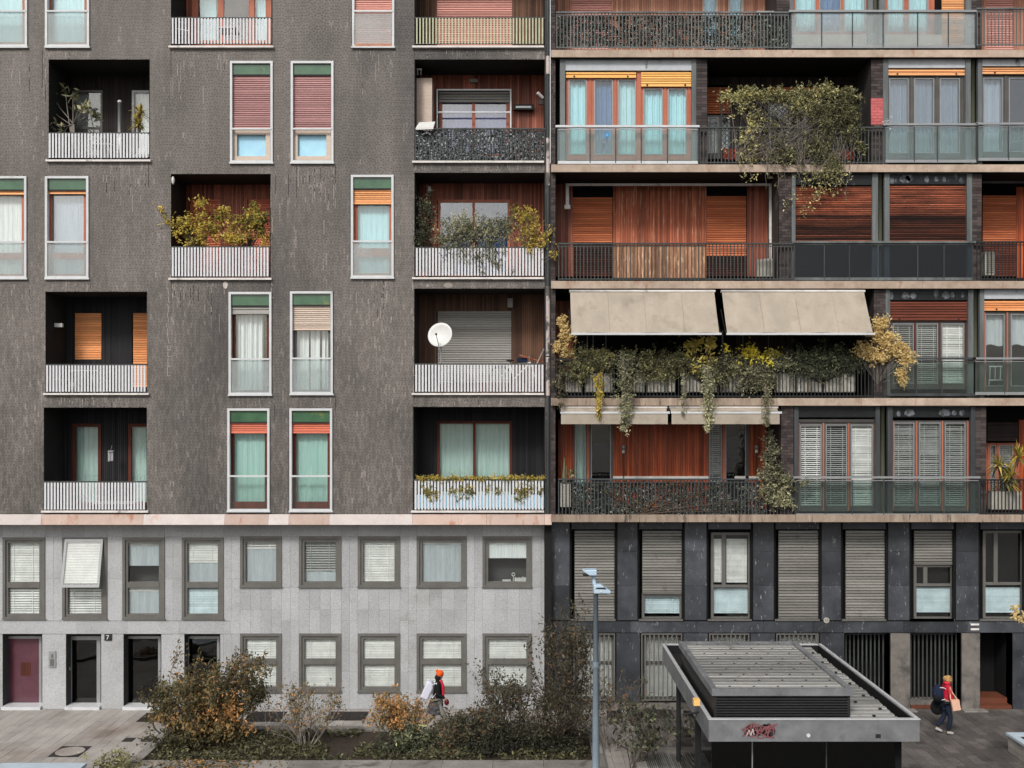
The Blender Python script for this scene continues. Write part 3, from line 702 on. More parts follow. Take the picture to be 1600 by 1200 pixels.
for i, (a, b) in enumerate(piers):
    if a >= 349: strip(a, 970 if a > 352 else 990.5, b, 1050, 14 if b-a > 24 else 26); strip(a, 1050, b, 1112, 14 if b-a > 24 else 26)
strip(360, 970, 375, 990.5)
for a, b in ((-40,4),(66,103),(158,193),(252,288),(344,349)): strip(a, 991, b, 1112, 40)
for a, b in upB:
    strip(a, 918, b, 953); strip(a, 953, b, 990); strip(a, 1082, b, 1112, 22)
for a,b in zip(upA, ents):      # panels between openings of slightly different width
    pass

def base_window(x0, y0, x1, y1, trans=None, content=None):
    y = BY
    mb = frame_mb(x0, y0, x1, y1, y-.03, y+.12, 4.2)
    inn = frame_mb(x0+4.2, y0+4.2, x1-4.2, y1-4.2, y+.015, y+.13, 4.5, transoms=(trans,) if trans else ())
    mb.add(inn.v, inn.f)
    if trans: mb.pb(x0+8, trans-4.5, x1-8, trans+4.5, y+.0, y+.10)
    mb.pb(x0-1, y1-1.5, x1+1, y1+.5, y-.06, y-.032)
    wd = put('window', mb, M['baseframe'], LB)
    ix0, ix1 = x0+8.5, x1-8.5
    put('pane', pane_mb(ix0-.5, y0+8, ix1+.5, y1-8, y+.09), M['pane'], wd)
    for k, (a, b, kind) in enumerate(content or ()):
        if kind.startswith('v'):
            cl = {'v': 1.0, 'vo': .75, 'vd': .6}[kind.split('_')[0]]
            mt = 'blind_g' if kind.endswith('g') else ('blind_b' if kind.endswith('b') else 'blind')
            put('venetian_blind', venetian(ix0, a, ix1, b, y+.115, .072, cl*.9, jit=.06), M[mt], wd, kind='stuff')
            bk = pane_mb(ix0, a, ix1, b, y+.145); put('blind_backing', bk, M['baseframe'], wd)
        else: put('curtain', curtain(ix0, a, ix1, b, y+.125, .008, 5, hem=.02 if kind.endswith('h') else 0), M[kind], wd)
    return wd
base_window(4,840,70,968, 914, [(848,910,'v'),(920,958,'vo')])
wd = base_window(97,840,167,968, 914, [(920,958,'vo')])
# tilted open sash of the second window
sx0, sx1, zt_, zb2 = X(102,BY), X(162,BY), Z(842,BY), Z(915,BY)
mb = MB(); yb_ = BY-.3
def sashbox(u0, u1, v0, v1, th=.05):
    P = lambda u, v_: (sx0+(sx1-sx0)*u, BY-.04+(yb_-BY)*v_, zt_+(zb2-zt_)*v_)
    a = [P(u0,v0),P(u1,v0),P(u1,v1),P(u0,v1)]; b = [(p[0],p[1]+th,p[2]) for p in a]
    mb.add(a+b, [(0,3,2,1),(4,5,6,7),(0,1,5,4),(1,2,6,5),(2,3,7,6),(3,0,4,7)])
sashbox(0,.06,0,1); sashbox(.94,1,0,1); sashbox(.06,.94,0,.06); sashbox(.06,.94,.94,1)
sash = put('open_sash', mb, M['alu2'], wd)
mb = MB(); sashbox(.06,.94,.06,.94,.006); put('pane', mb, M['pane'], wd)
mb = MB()
for i in range(26):
    v0 = .07+i*.033; sashbox(.07,.93,v0,v0+.026,.004)
for k in range(0, len(mb.v)): mb.v[k] = (mb.v[k][0], mb.v[k][1]+.06, mb.v[k][2])
put('venetian_blind', mb, M['blind'], wd, kind='stuff')
base_window(191,840,257,968, 914, [(848,852,'v'),(852,884,'curt_grey'),(919,924,'v'),(924,958,'curt_blue' if 0 else 'curt_grey')])
base_window(284,840,349,968, 914, [(848,878,'v'),(878,909,'curt_grey'),(920,958,'v_b')])
base_window(375,838,440,918, None, [(846,856,'vo'),(856,908,'curt_grey')])
base_window(467,838,533,918, None, [(846,892,'vd_g'),(892,908,'curt_grey')])
base_window(559,838,625,918, None, [(846,910,'v')])
base_window(651,838,729,918, None, [(846,850,'v'),(850,909,'curt_grey')])
wb = base_window(754,838,831,918, None, [(846,850,'v'),(850,872,'curt_white')])
mb = MB()
for i in range(7): mb.pb(804+i*2.9, 904-R.uniform(0,2), 806.6+i*2.9, 912, BY+.25, BY+.4, R.uniform(.3,.7))
mb.pb(785,906,798,912,BY+.24,BY+.34); mb.pb(772,909,782,912,BY+.24,BY+.34)
bk_ = put('file_row', mb, M['white'], None); tagit(bk_, 'row of white files and papers standing behind the ground floor window with raised curtain', 'files')
lampm = MB(); lampm.ring((X(802,BY), BY+.3, Z(900,BY)), .045, .014, 12); lampm.tube([(X(802,BY),BY+.3,Z(903,BY)),(X(802,BY),BY+.3,Z(912,BY))], .012)
o = put('desk_lamp', lampm, M['white'], None); tagit(o, 'small round white desk lamp beside the files behind the window', 'lamp')
for (a, b) in upB: base_window(a, 990, b, 1082, 1034, [(998,1029,'v'),(1039,1074,'v')])
# entrances
def entrance(x0, x1, kind):
    y = BY+.38; t = 5 if kind != 'door' else 6
    mb = frame_mb(x0+3, 994, x1-1, 1104, y-.03, y+.04, 4 if kind != 'door' else 6, tb=4)
    nm = {'red': 'entrance_door', 'door': 'entrance_door', 'dark': 'entrance_window'}[kind]
    e = put(nm, mb, M['alu2'], LB)
    put('pane', pane_mb(x0+6, 997, x1-4, 1101, y), M['red_film'] if kind == 'red' else M['pane_dark'], e)
    if kind == 'red':
        q = MB(); q.pb(x0+28, 1035, x0+44, 1056, y-.004, y-.001, .2); put('notice', q, M['brownfr'], e)
    else:
        q = MB(); q.box(X(x0+5,y), X(x1-3,y), y+.08, y+.1, 0, Z(1000,y)); put('backdrop', q, M['room'], e)
    s = MB(); s.box(X(x0,BY)+.01, X(x1,BY)-.01, BY-.12, BY+.36, 0.0, .09); put('doorstep', s, M['alu'], e)
    if kind == 'door':
        q = MB(); q.tube([(X(107,y),y-.03,Z(1033,y)),(X(110,y),y-.11,Z(1033,y)),(X(112,y),y-.12,Z(1045,y)),(X(107,y),y-.03,Z(1046,y))], .014); put('handle', q, M['white'], e)
entrance(4,66,'red'); entrance(103,158,'door'); entrance(193,252,'dark'); entrance(288,344,'dark')
mb = MB(); mb.pb(76,1018,87,1043,BY-.03,BY-.004); ic = put('intercom_panel', mb, M['alu2'], LB)
mb = MB(); mb.pb(80,1022,83,1028,BY-.036,BY-.03); mb.pb(78.5,1030,84.5,1041,BY-.034,BY-.03); put('keypad', mb, M['baseframe'], ic)
mb = MB(); mb.pb(163,991,174.5,1001,BY-.03,BY-.004); pl = put('number_plate', mb, M['rail_blk'], LB)
def text(s, size, loc, m, parent, name='lettering', rot=(math.pi/2,0,0), ext=.003):
    cu = bpy.data.curves.new(name, 'FONT'); cu.body = s; cu.size = size; cu.extrude = ext; cu.align_x = 'CENTER'; cu.align_y = 'CENTER'
    o = bpy.data.objects.new('tmp', cu); C.objects.link(o); bpy.context.view_layer.update()
    me = bpy.data.meshes.new_from_object(o.evaluated_get(bpy.context.evaluated_depsgraph_get())); bpy.data.objects.remove(o)
    Rm = Matrix.Rotation(rot[0], 4, 'X'); me.transform(Rm); a = me.attributes.new('tone','FLOAT','FACE'); a.data.foreach_set('value', np.full(len(me.polygons), .5, dtype=np.float32))
    me.materials.clear(); me.materials.append(m)
    q = bpy.data.objects.new(name, me); C.objects.link(q); WL[q] = Vector(loc)
    if parent: q.parent = parent; q.location = Vector(loc)-WL[parent]
    else: q.location = loc
    return q
text('7', .19, (X(168.7,BY), BY-.033, Z(996,BY)), M['white'], pl, 'numeral')

# =================================================================== RIGHT BUILDING
RB = thing('apartment_building', 'right-hand apartment building with red wood loggias, steel window bays and dark marble base', 'building', (X(1230), 0, 0))
SY = -.15
rows = [(78,89),(257,268.5),(439,450.5),(622,633.5),(804,815.5)]
for i, (a, b) in enumerate(rows + [(-103,-92)]):
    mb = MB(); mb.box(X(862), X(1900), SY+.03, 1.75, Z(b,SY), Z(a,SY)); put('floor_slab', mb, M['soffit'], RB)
    q = 861.0; j = 0
    while q < 1700:
        e = q + R.uniform(95, 140); mb = MB()
        mb.box(X(q,SY)+.002, X(e,SY)-.002, SY-R.uniform(0,.004), SY+.028, Z(b,SY)-.004, Z(a,SY), R.uniform(.3,.7))
        put('slab_edge', mb, M['slabedge'] if i < 3 or i == 5 else (M['slabedge_d'] if i == 4 or q < 1200 else M['slabedge']), RB); q = e
bd = MB(); bd.box(X(862), X(1900), 1.8, 13, 0, Z(-300)); put('body_wall', bd, M['body'], RB)
rowtop = {0:-92, 1:89.5, 2:269, 3:451, 4:634}; rowbot = {0:78, 1:257, 2:439, 3:622, 4:804}
nbrick = [0]; brick_rest = MB()
bme = {}
def brick_pier(x0, x1, row, y=.0, pink=None, deep=1.6, top=None, bot=None):
    t_, b = (top or rowtop[row]), (bot or rowbot[row])
    mb = MB(); mb.box(X(x0,y)+.004, X(x1,y)-.004, y+.014, deep, Z(b,SY), Z(t_,SY)-.0)
    pr = put('brick_pier', mb, M['core'], RB)
    xa, xb = X(x0,y), X(x1,y); z = Z(b,SY); zt_ = Z(t_,SY); r = 0
    while z < zt_-.02:
        z1 = min(z+.085, zt_); n_ = max(1, round((xb-xa)/.21)); xs = [xa]
        st = .5 if r % 2 else 0; cuts = [xa+(xb-xa)*(k_+st)/n_ for k_ in range(n_+1)]; cuts = [xa]+[c for c in cuts if xa+.03 < c < xb-.03]+[xb]
        for a_, b_ in zip(cuts, cuts[1:]):
            m_ = 'brick'
            if pink and Z(pink[1],y) < z < Z(pink[0],y): m_ = 'brick_red'
            q = MB(); yo = y-R.uniform(0,.004); q.box(a_+.004, b_-.004, yo, y+.06, z+.004, z1-.004, R.random())
            if nbrick[0] < 300 and z1 < 99 and t_ > 0: put('brick', q, M[m_], pr); nbrick[0] += 1
            elif m_ == 'brick_red': put('brick', q, M[m_], pr)
            else: brick_rest.add(q.v, q.f, q.t[0])
        z = z1; r += 1
brick_pier(1088,1105,1); brick_pier(1361,1380,1,pink=(156,195))
brick_pier(1217,1236,2); brick_pier(1519,1534,2); brick_pier(1365,1384,3); brick_pier(1220,1240,4); brick_pier(1524,1541,4)
for r_ in (1,2,3,4): brick_pier(860.8,868,r_)
brick_pier(860.8,868,0); brick_pier(1213,1234,0); brick_pier(1518,1534,0)
put('brick', brick_rest, M['brick'], RB, kind='stuff')

def post(x0, x1, row, m='post', y=-.02, parent=None):
    mb = MB(); mb.box(X(x0,y), X(x1,y), y, y+.12, Z(rowbot[row],SY), Z(rowtop[row],SY))
    return put('steel_post', mb, M[m], RB)
def header(x0, x1, y0, y1, m, blobs=()):
    mb = MB(); mb.pb(x0, y0, x1, y1, .03, .09); h = put('header_panel', mb, M[m], RB)
    mb = MB(); mb.pb(x0, y0-2, x1, y0-.3, .0, .08); put('header_rail', mb, M['post'], h)
    if blobs:
        for (cx, cy, rx, ry) in blobs:
            b = MB()
            n = 14; c = [(X(cx+rx*math.cos(2*math.pi*k/n)*(1+.12*math.sin(k*2.3)), .03), .0265, Z(min(y1-1, max(y0+1, cy+ry*math.sin(2*math.pi*k/n)*(1+.12*math.cos(k*3.1)))), .03)) for k in range(n)]
            b.add(c, [tuple(range(n))], .5)
            put('paint_patch', b, M['paintblob'], h)
    return h
def shutter_r(x0, y0, x1, y1, m, y=.07, knobs=True, tones=None):
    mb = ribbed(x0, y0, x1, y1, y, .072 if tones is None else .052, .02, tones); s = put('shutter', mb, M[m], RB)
    b = MB(); b.pb(x0, y1-2.5, x1, y1+.5, y-.008, y+.02); put('bottom_bar', b, M[m], s)
    if knobs:
        for f in (.12, .88):
            k_ = MB(); px = x0+(x1-x0)*f; k_.pb(px-1.2, y1-3, px+1.2, y1-1, y-.03, y-.008); put('stop_knob', k_, M['rail_blk'], s)
    return s
def glazed(x0, x1, y0, y1, panes, fr, y=.14, fill='v', mt='blind', t=3.0, pane='pane', curt=None, closes=None, low=9, name='window', strip=None):
    """a row of glazed leaves in a window bay; panes = list of (px0, px1) glass spans"""
    mb = MB(); ed = [x0]
    fx = X(x0,y), X(x1,y)
    # frame: solid between glass spans
    spans = []; last = x0; strips = [(x0+.2, x0+1.8), (x1-2.6, x1-.8)] if strip else []
    for a, b in panes: spans.append((last, a)); last = b
    spans.append((last, x1))
    for a, b in spans:
        if b-a > .3:
            mb.pb(a, y0, b, y1, y-.02, y+.06)
            if b-a > 5:
                c = (a+b)/2
                if strip is None: mb.pb(c-1.2, y0, c+1.2, y1, y-.045, y-.021)
                else: strips.append((c-1.3, c+.6))
    for a, b in panes:
        mb.pb(a, y0, b, y0+4, y-.012, y+.05); mb.pb(a, y1-low, b, y1, y-.012, y+.05)
    wd = put(name, mb, M[fr], RB)
    for c, e in strips: q_ = MB(); q_.pb(c, y0+1, e, y1-1, y-.045, y-.021); put('stile', q_, M[strip], wd)
    for i, (a, b) in enumerate(panes):
        tr = MB(); tr.add(*(lambda q: (q.v, q.f))(frame_mb(a-.6, y0+3.4, b+.6, y1-low+.6, y-.03, y-.014, 1.4))); put('glazing_bead', tr, M['alu2'], wd)
        put('pane', pane_mb(a, y0+4, b, y1-low, y), M[pane] if isinstance(pane, str) else M[pane[i]], wd)
        k = fill[i] if isinstance(fill, (list, tuple)) else fill
        mm = mt[i] if isinstance(mt, (list, tuple)) else mt
        if k == 'v': put('venetian_blind', venetian(a+.5, y0+5, b-.5, y1-low-1, y+.06, .058, (closes[i] if closes else .65), jit=.25), M[mm], wd, kind='stuff')
        elif k == 'c': put('curtain', curtain(a-1, y0+2, b+1, y1-low, y+.12, .02), M[mm], wd)
        elif k == 'h': put('curtain', curtain(a-1, y0+2, b+1, y0+(y1-y0)*.42, y+.12, .012, 4, hem=.03), M[mm], wd)
    return wd
def bay_back(x0, x1, row, m='room', y=.75):
    mb = MB(); mb.box(X(x0,0), X(x1,0), y, y+.05, Z(rowbot[row],SY), Z(rowtop[row],SY)); put('room_wall', mb, M[m], RB)
def gutter(px, row):
    mb = MB(); mb.tube([(X(px), .12, Z(rowbot[row],SY)), (X(px), .12, Z(rowtop[row],SY))], .07, 10); put('drainpipe', mb, M['gutter'], RB, smooth=True)
def guard(x0, x1, ytop, y0, y1, m, cuts, railm='alu', y=-.1, top=True, x1r=None):
    r = MB()
    if top: r.pb(x0-3, ytop-1.6, (x1r or x1)+2, ytop+1.6, y-.06, y+.04)
    r.pb(x0, y0-3, x1, y0-1.5, y-.01, y+.02); r.pb(x0, y1-3.5, x1, y1+1, y-.015, y+.025)
    rl = put('guard_rail', r, M[railm], RB); ed = [x0]+list(cuts)+[x1]
    for a, b in zip(ed, ed[1:]): put('glass_panel', pane_mb(a+.4, y0-1, b-.4, y1-1, y), M[m], rl)
    for c in ed: b = MB(); b.pb(c-.8, y0-3, c+.8, y1, y-.016, y-.002); put('clamp_bar', b, M['post_dark'], rl)
    return rl
def back_clad(x0, x1, y0, y1, m, holes=(), pitch=.07, y=YB):
    return put('cladding', boards(x0, y0, x1, y1, y, pitch, holes), M[m], RB, kind='stuff')
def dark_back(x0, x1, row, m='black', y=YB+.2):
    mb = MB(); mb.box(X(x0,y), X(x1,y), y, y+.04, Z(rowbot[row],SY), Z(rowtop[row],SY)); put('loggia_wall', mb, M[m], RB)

# ---- row 0
back_clad(868,1213,-80,80,'clad_pink',[(893,-60,955,80),(1100,-60,1118,80),(1140,-60,1158,80)])
dark_back(866,1215,0)
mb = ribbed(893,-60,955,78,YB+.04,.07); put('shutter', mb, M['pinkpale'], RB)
for a in (1100,1140): glazed(a-2,a+22,-60,76,[(a,a+18)],'beige',y=YB+.02,fill='c',mt='curt_blue',name='window')
dark_rail(869,1233,19,76,-.12,M['post'],RB,5.4,1.5)
guard(1236,1524,17,22,74,'frost',(1284,1332,1380,1434,1482),railm='alu2')
glazed(1240,1355,-60,54,[(1243,1274),(1281,1313),(1319,1352)],'woodfr',fill='c',mt=('curt_cyan','curt_navy','curt_cyan'),low=5)
glazed(1383,1460,-60,54,[(1387,1412),(1420,1450)],'woodfr',fill='c',mt='curt_cyan',low=5)
mb = MB(); mb.pb(1240,54,1358,74,.1,.16); mb.pb(1383,54,1472,74,.1,.16); put('parapet_panel', mb, M['beige'], RB)
mb = ribbed(1472,-60,1508,72,.12,.05); put('shutter', mb, M['orange'], RB)
for a, b in ((1234,1240),(1356,1364),(1374,1383),(1509,1518)): post(a, b, 0)
gutter(1369,0); bay_back(1236,1520,0,'body')
back_clad(1534,1700,-80,80,'clad_pink',[(1540,-60,1584,80)]); mb = ribbed(1540,-60,1584,78,YB+.04,.07); put('shutter', mb, M['pinkpale'], RB)
dark_back(1530,1700,0); dark_rail(1526,1640,13,72,-.12,M['post'],RB,5.6,1.5)
# ---- row 1
post(875,883,1); post(1081,1088,1); header(883,1081,94,110,'header_l')
shutter_r(884,112,994,121,'yellow'); shutter_r(1002,112,1080,134.5,'yellow')
mb = MB(); mb.pb(995,111,1001.5,256,.1,.16); put('mullion_post', mb, M['woodfr'], RB)
glazed(884,995,121,250,[(889,916),(929,957),(966,993)],'woodfr',fill='c',mt=('curt_sky','curt_navy','curt_cyan'),y=.16,pane='pane')
glazed(1001.5,1081,135,250,[(1006,1035),(1044,1072)],'woodfr',fill='c',mt='curt_sky',y=.16)
bay_back(868,1090,1,'body')
g_ = guard(871,1091,197,204,255,'guard',(922,962,1002,1043))
def shield(px, py, s, m, nm, lab):
    mb = MB(); pts = [(-1,-1),(1,-1),(1,.4),(.0,1.1),(-1,.4)]
    a = [(X(px+p*s,-.11), -.112, Z(py+q*s,-.11)) for p, q in pts]; b = [(p[0], -.103, p[2]) for p in a]
    n_ = len(a); mb.add(a+b, [tuple(range(n_))]+[(i,(i+1)%n_,n_+(i+1)%n_,n_+i) for i in range(n_)])
    o = put(nm, mb, m, g_); return o
sh_ = shield(948.5, 211, 3.6, M['blue'], 'shield_sticker', '')
mb = MB(); mb.ring((X(948.3,-.11),-.114,Z(210.8,-.11)),.028,.006,10); put('sticker_mark', mb, M['white'], sh_)
sh_ = shield(944.5, 222.5, 2.6, M['pole'], 'shield_sticker', '')
back_clad(1105,1361,120,250,'clad_dark',[(1105,132,1142,250),(1300,132,1345,250)]); dark_back(1100,1366,1)
mb = ribbed(1105,136,1141,178,YB+.02,.07); put('shutter', mb, M['woodsh'], RB)
mb = ribbed(1200,136,1280,150,YB-.02,.07); put('shutter', mb, M['woodsh'], RB)
glazed(1105,1142,180,248,[(1107,1122),(1126,1139)],'silverfr',y=YB+.03,fill='c',mt='curt_grey')
glazed(1200,1262,160,248,[(1204,1230),(1234,1258)],'silverfr',y=YB-.02,fill='c',mt='curt_grey',pane='pane')
dark_rail(1093,1381,199,256,-.12,M['rail'],RB,5.6,1.5)
post(1380,1388,1); post(1509,1517,1); post(1528,1535,1); gutter(1522.5,1)
header(1388,1509,89.5,106,'header_l'); shutter_r(1388,108,1509,117,'orange')
glazed(1388,1509,119,248,[(1390,1419),(1429,1459),(1469,1499)],'silverfr',fill='c',mt='curt_grey',pane='pane_sky',y=.16)
header(1535,1700,88,103,'header_l'); shutter_r(1535,105,1700,115,'orange')
glazed(1535,1680,118,246,[(1537,1566),(1577,1610),(1620,1660)],'silverfr',fill=('c','',''),mt='curt_white',y=.16,pane='pane_sky')
bay_back(1380,1700,1)
guard(1383,1526,194,201,253,'guard',(1429,1465),railm='alu2'); guard(1528,1700,193,200,250,'guard',(1576,1640),railm='alu2')
# ---- row 2
back_clad(868,895,285,432,'clad_red'); back_clad(958,1104,288,434,'clad_worn',[(950,383,1110,440)],.075); back_clad(958,1104,384,434,'clad_bare',(),.105,YB+.001)
back_clad(1167,1204,290,432,'clad_red'); dark_back(866,1220,2)
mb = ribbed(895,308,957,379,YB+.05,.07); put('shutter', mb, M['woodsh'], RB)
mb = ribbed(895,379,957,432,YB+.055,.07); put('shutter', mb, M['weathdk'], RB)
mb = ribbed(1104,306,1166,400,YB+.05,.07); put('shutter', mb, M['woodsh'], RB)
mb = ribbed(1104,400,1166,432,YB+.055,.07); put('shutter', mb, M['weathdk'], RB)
mb = MB(); y_ = .9; mb.pb(884,286.5,1206,290,y_,y_+.06); mb.pb(884,290,889,322,y_,y_+.06); mb.pb(1202,290,1206,434,y_,y_+.06); mb.pb(882,320,891,326,y_-.03,y_+.06)
put('awning_frame', mb, M['sill'], RB)
dark_rail(872,1240,380.5,438,-.12,M['rail'],RB,5.6,1.5)
for a, b in ((1237,1243),(1363,1372),(1382,1390),(1511,1519)): post(a, b, 2)
gutter(1377,2); header(1243,1363,271,289,'header_d'); header(1390,1511,272,288,'header_d',[(1394,282,3.5,7),(1414,280,9,6),(1421,276,6,7),(1400,283,2,4),(1448,280,3.5,6),(1463,280,4,4),(1475,281,3,5),(1502,282,3,5)])
sooty = lambda u: (.5+R.uniform(-.45,.32) if u > .62 else (.0+(u-.42)/.2*.42+R.uniform(-.32,.32) if u > .42 else -.22+R.uniform(-.08,.14)+(.35 if R.random() < .12 else 0)))
shutter_r(1243,291,1363,378,'weathsh',knobs=False,tones=sooty)
shutter_r(1390,290,1511,378,'weathsh',knobs=False,tones=sooty)
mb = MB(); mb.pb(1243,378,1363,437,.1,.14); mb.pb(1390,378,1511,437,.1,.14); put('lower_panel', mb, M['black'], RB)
bay_back(1237,1520,2,'body'); guard(1241,1520,378,384,437,'guard_dark',(1288,1327,1372,1434,1475),railm='post',x1r=1523)
dark_back(1534,1700,2); mb = MB(); mb.pb(1534,283,1700,286,.5,.56); put('awning_frame', mb, M['post_dark'], RB)
mb = ribbed(1536,305,1588,378,YB+.02,.07); put('shutter', mb, M['woodsh'], RB); mb = ribbed(1536,378,1588,432,YB+.02,.07); put('shutter', mb, M['brownsh'], RB)
back_clad(1588,1700,292,434,'clad_orange'); dark_rail(1526,1640,378,438,-.12,M['rail_blk'],RB,5.6,1.5)
# ---- row 3
dark_back(866,1368,3); back_clad(868,896,470,600,'clad_red'); back_clad(1150,1240,520,600,'clad_dark')
for a in (917,926,946,1160,1200): 
    mb = MB(); mb.pb(a, 515, a+1.6, 600, YB, YB+.04); put('door_frame', mb, M['post'], RB)
dark_rail(869,1390,562,621,-.12,M['rail_blk'],RB,5.6,1.3)
for a, b in ((1384,1391),(1513,1521),(1531,1538)): post(a, b, 3)
gutter(1526,3); header(1391,1513,453,469,'header_d',[(1393,462,3,6),(1415,462,6,6),(1427,462,5,5),(1478,461,6,6),(1488,461,3,5),(1504,461,2,4)])
header(1538,1700,452,467,'header_l'); shutter_r(1391,471,1513,500,'brownsh'); shutter_r(1538,470,1700,485,'orangeblind')
glazed(1391,1513,502,608,[(1396,1427),(1433,1465),(1472,1506)],'silverfr',fill='v',mt=('blind_g','blind_g','blind'),closes=(.3,.5,.85),y=.16,strip='brownfr')
glazed(1538,1700,487,612,[(1540,1569),(1580,1612),(1625,1660)],'silverfr',fill='h',mt='curt_grey',y=.16,pane='pane',strip='woodfr')
bay_back(1386,1700,3); guard(1386,1523,560,567,618,'guard_clear',(1432,1472),railm='post_dark'); guard(1523,1700,560,567,616,'guard_clear',(1570,1630),railm='alu2')
# ---- row 4
dark_back(866,1224,4); back_clad(872,897,655,748,'clad_orange'); back_clad(958,1107,660,800,'clad_orange',(),.07); back_clad(1170,1198,655,800,'clad_orange')
mb = MB(); mb.pb(958,744,1107,748,YB-.02,YB); mb.pb(1148,744,1198,748,YB-.02,YB); put('door_sill', mb, M['sill'], RB)
glazed(897,958,655,790,[(899,915),(924,954)],'silverfr',y=YB,fill=('c',''),mt='curt_teal',pane='pane')
glazed(1107,1170,655,790,[(1109,1127),(1134,1165)],'silverfr',y=YB,fill=('v',''),mt='blind_g',pane='pane')
for a in (916,1128):
    mb = MB(); mb.pb(a+1,655,a+5,790,YB-.05,YB-.02); put('door_stile', mb, M['woodfr'], RB)
dark_rail(872,1242,749,807,-.12,M['post_dark'],RB,5.6,1.6)
for a, b in ((1241,1248),(1368,1375),(1387,1395),(1517,1524)): post(a, b, 4, 'post_dark')  # deeper shade of this row put into the darker post colour
gutter(1381,4); header(1248,1368,636,652,'header_d'); header(1395,1517,636,652,'header_d',[(1421,645,8,6),(1476,645,9,6),(1404,646,3,5),(1491,645,4,4),(1503,645,4,5)])
mb = ribbed(1248,655,1368,660,.1,.03); put('shutter', mb, M['silverfr'], RB)
glazed(1248,1368,660,799,[(1251,1283),(1291,1323),(1330,1363)],'silverfr',fill='v',mt=('blind','blind_g','blind'),closes=(.5,.4,.75),y=.16,strip='woodfr')
glazed(1395,1517,657,799,[(1397,1428),(1437,1469),(1477,1508)],'silverfr',fill='v',mt=('blind_g','blind_g','blind_g'),closes=(.55,.6,.55),y=.16,strip='woodfr')
bay_back(1241,1525,4); guard(1243,1530,746,753,806,'guard_clear',(1290,1332,1381,1434,1475),railm='alu2')
dark_back(1541,1700,4); mb = ribbed(1543,660,1591,689,YB-.3,.05); put('shutter', mb, M['clad_dark'], RB)
glazed(1541,1592,692,790,[(1548,1556),(1562,1582)],'woodfr',y=YB,fill='v',mt='blind_g'); back_clad(1592,1700,656,800,'clad_orange')
dark_rail(1531,1640,750,804,-.12,M['rail_blk'],RB,5.6,1.5)

# ---- marble base
sb = [(893,961),(999,1066),(1107,1173),(1212,1280),(1317,1384),(1424,1490),(1532,1600)]
low = [(895,962),(1001,1067),(1107,1172),(1212,1280)]; voids = [(1320,1391),(1421,1502),(1530,1582)]
bh = [(X(a,BY),X(b,BY),Z(968,BY),Z(828,BY)) for a,b in sb]+[(X(a,BY),X(b,BY),Z(1096,BY),Z(990,BY)) for a,b in low]+[(X(a,BY),X(b,BY),0.,Z(989,BY)) for a,b in voids]
core = MB(); holed_wall(core, X(861,BY), X(1900,BY), 0, Z(805,BY), BY+.02, bh)
for h in bh: niche(core, h[0], h[1], h[2], h[3], BY+.02, BY+(.35 if h[2] > .3 else 1.2))
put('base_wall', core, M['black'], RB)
def mpanel(a, t_, b, u):
    mb = MB(); y = BY+R.uniform(-.002,.002); mb.box(X(a,BY)+.003, X(b,BY)-.003, y, BY+.019, max(.002,Z(u,BY)+.003), Z(t_,BY)-.003, R.random())
    put('marble_panel', mb, M['marble'], RB)
pr = [(861,893)]+[(sb[i][1], sb[i+1][0]) for i in range(6)]
for a, b in pr+[(1600,1640)]:
    a2, b2 = (a, b-3) if a == 861 else (a+4, b-3)
    for t_, u in ((816,862),(862,915),(915,969)): mpanel(a2, t_, b2, u)
for a, b in sb: mpanel(a, 815, b, 827)
for a, b in zip([861,985,1088,1193,1270,1318,1412,1512], [985,1088,1193,1270,1318,1412,1512,1640]): mpanel(a, 971, b, 988.5)
lp = [(861,895),(962,1001),(1067,1107),(1172,1212),(1280,1320)]
for a, b in lp: mpanel(a+1, 989.5, b-1, 1097)
mb = MB(); mb.box(X(861,BY), X(1319,BY), BY-.06, BY+.02, 0, Z(1098,BY)); put('plinth', mb, M['conc_d'], RB)
def base_shutter(a, b, y1, row_a, cont=None):
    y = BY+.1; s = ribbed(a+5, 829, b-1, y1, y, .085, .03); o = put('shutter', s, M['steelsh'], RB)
    q = MB(); q.pb(a+5, y1-3, b-1, y1+.5, y-.01, y+.03); put('bottom_bar', q, M['baseframe'], o)
    q = MB(); q.pb(a-1, 968, b+1, 970.5, BY-.04, BY+.06); put('window_sill', q, M['baseframe'], RB)
base_shutter(893,961,968,0); base_shutter(999,1066,928,0); base_shutter(1212,1280,968,0); base_shutter(1317,1384,968,0); base_shutter(1424,1490,882,0)
def base_glaze(a, b, y0, y1, splits, trans, fill, low_y=None):
    y = BY+.18; mb = frame_mb(a+4, y0, b, y1, y-.03, y+.04, 4, (), (trans,) if trans else ())
    if splits: 
        for s_ in splits: mb.pb(s_-3, y0+4, s_+3, trans-2, y-.02, y+.04)
    wd = put('window', mb, M['baseframe'], RB); put('pane', pane_mb(a+7, y0+3, b-3, y1-4, y+.02), M['pane'], wd)
    for (fa, fb, ft, fu, k) in fill: put('venetian_blind', venetian(fa, ft, fb, fu, y+.09, .055, .95), M[k], wd, kind='stuff')
base_glaze(999,1066,928,968,None,None,[(1005,1062,931,958,'blind_b')])
base_glaze(1107,1173,832,968,(1131,),916,[(1111,1128,842,908,'blind'),(1135,1167,842,910,'blind'),(1111,1168,919,958,'blind_b')])
base_glaze(1424,1490,882,968,(1446,),914,[(1429,1486,918,956,'blind_b')])
base_glaze(1532,1600,829,968,(1556,),912,[(1537,1595,918,957,'blind_b')])
for a in (1107,1424,1532):
    q = MB(); q.pb(a-1, 968, a+68, 970.5, BY-.04, BY+.06); put('window_sill', q, M['baseframe'], RB)
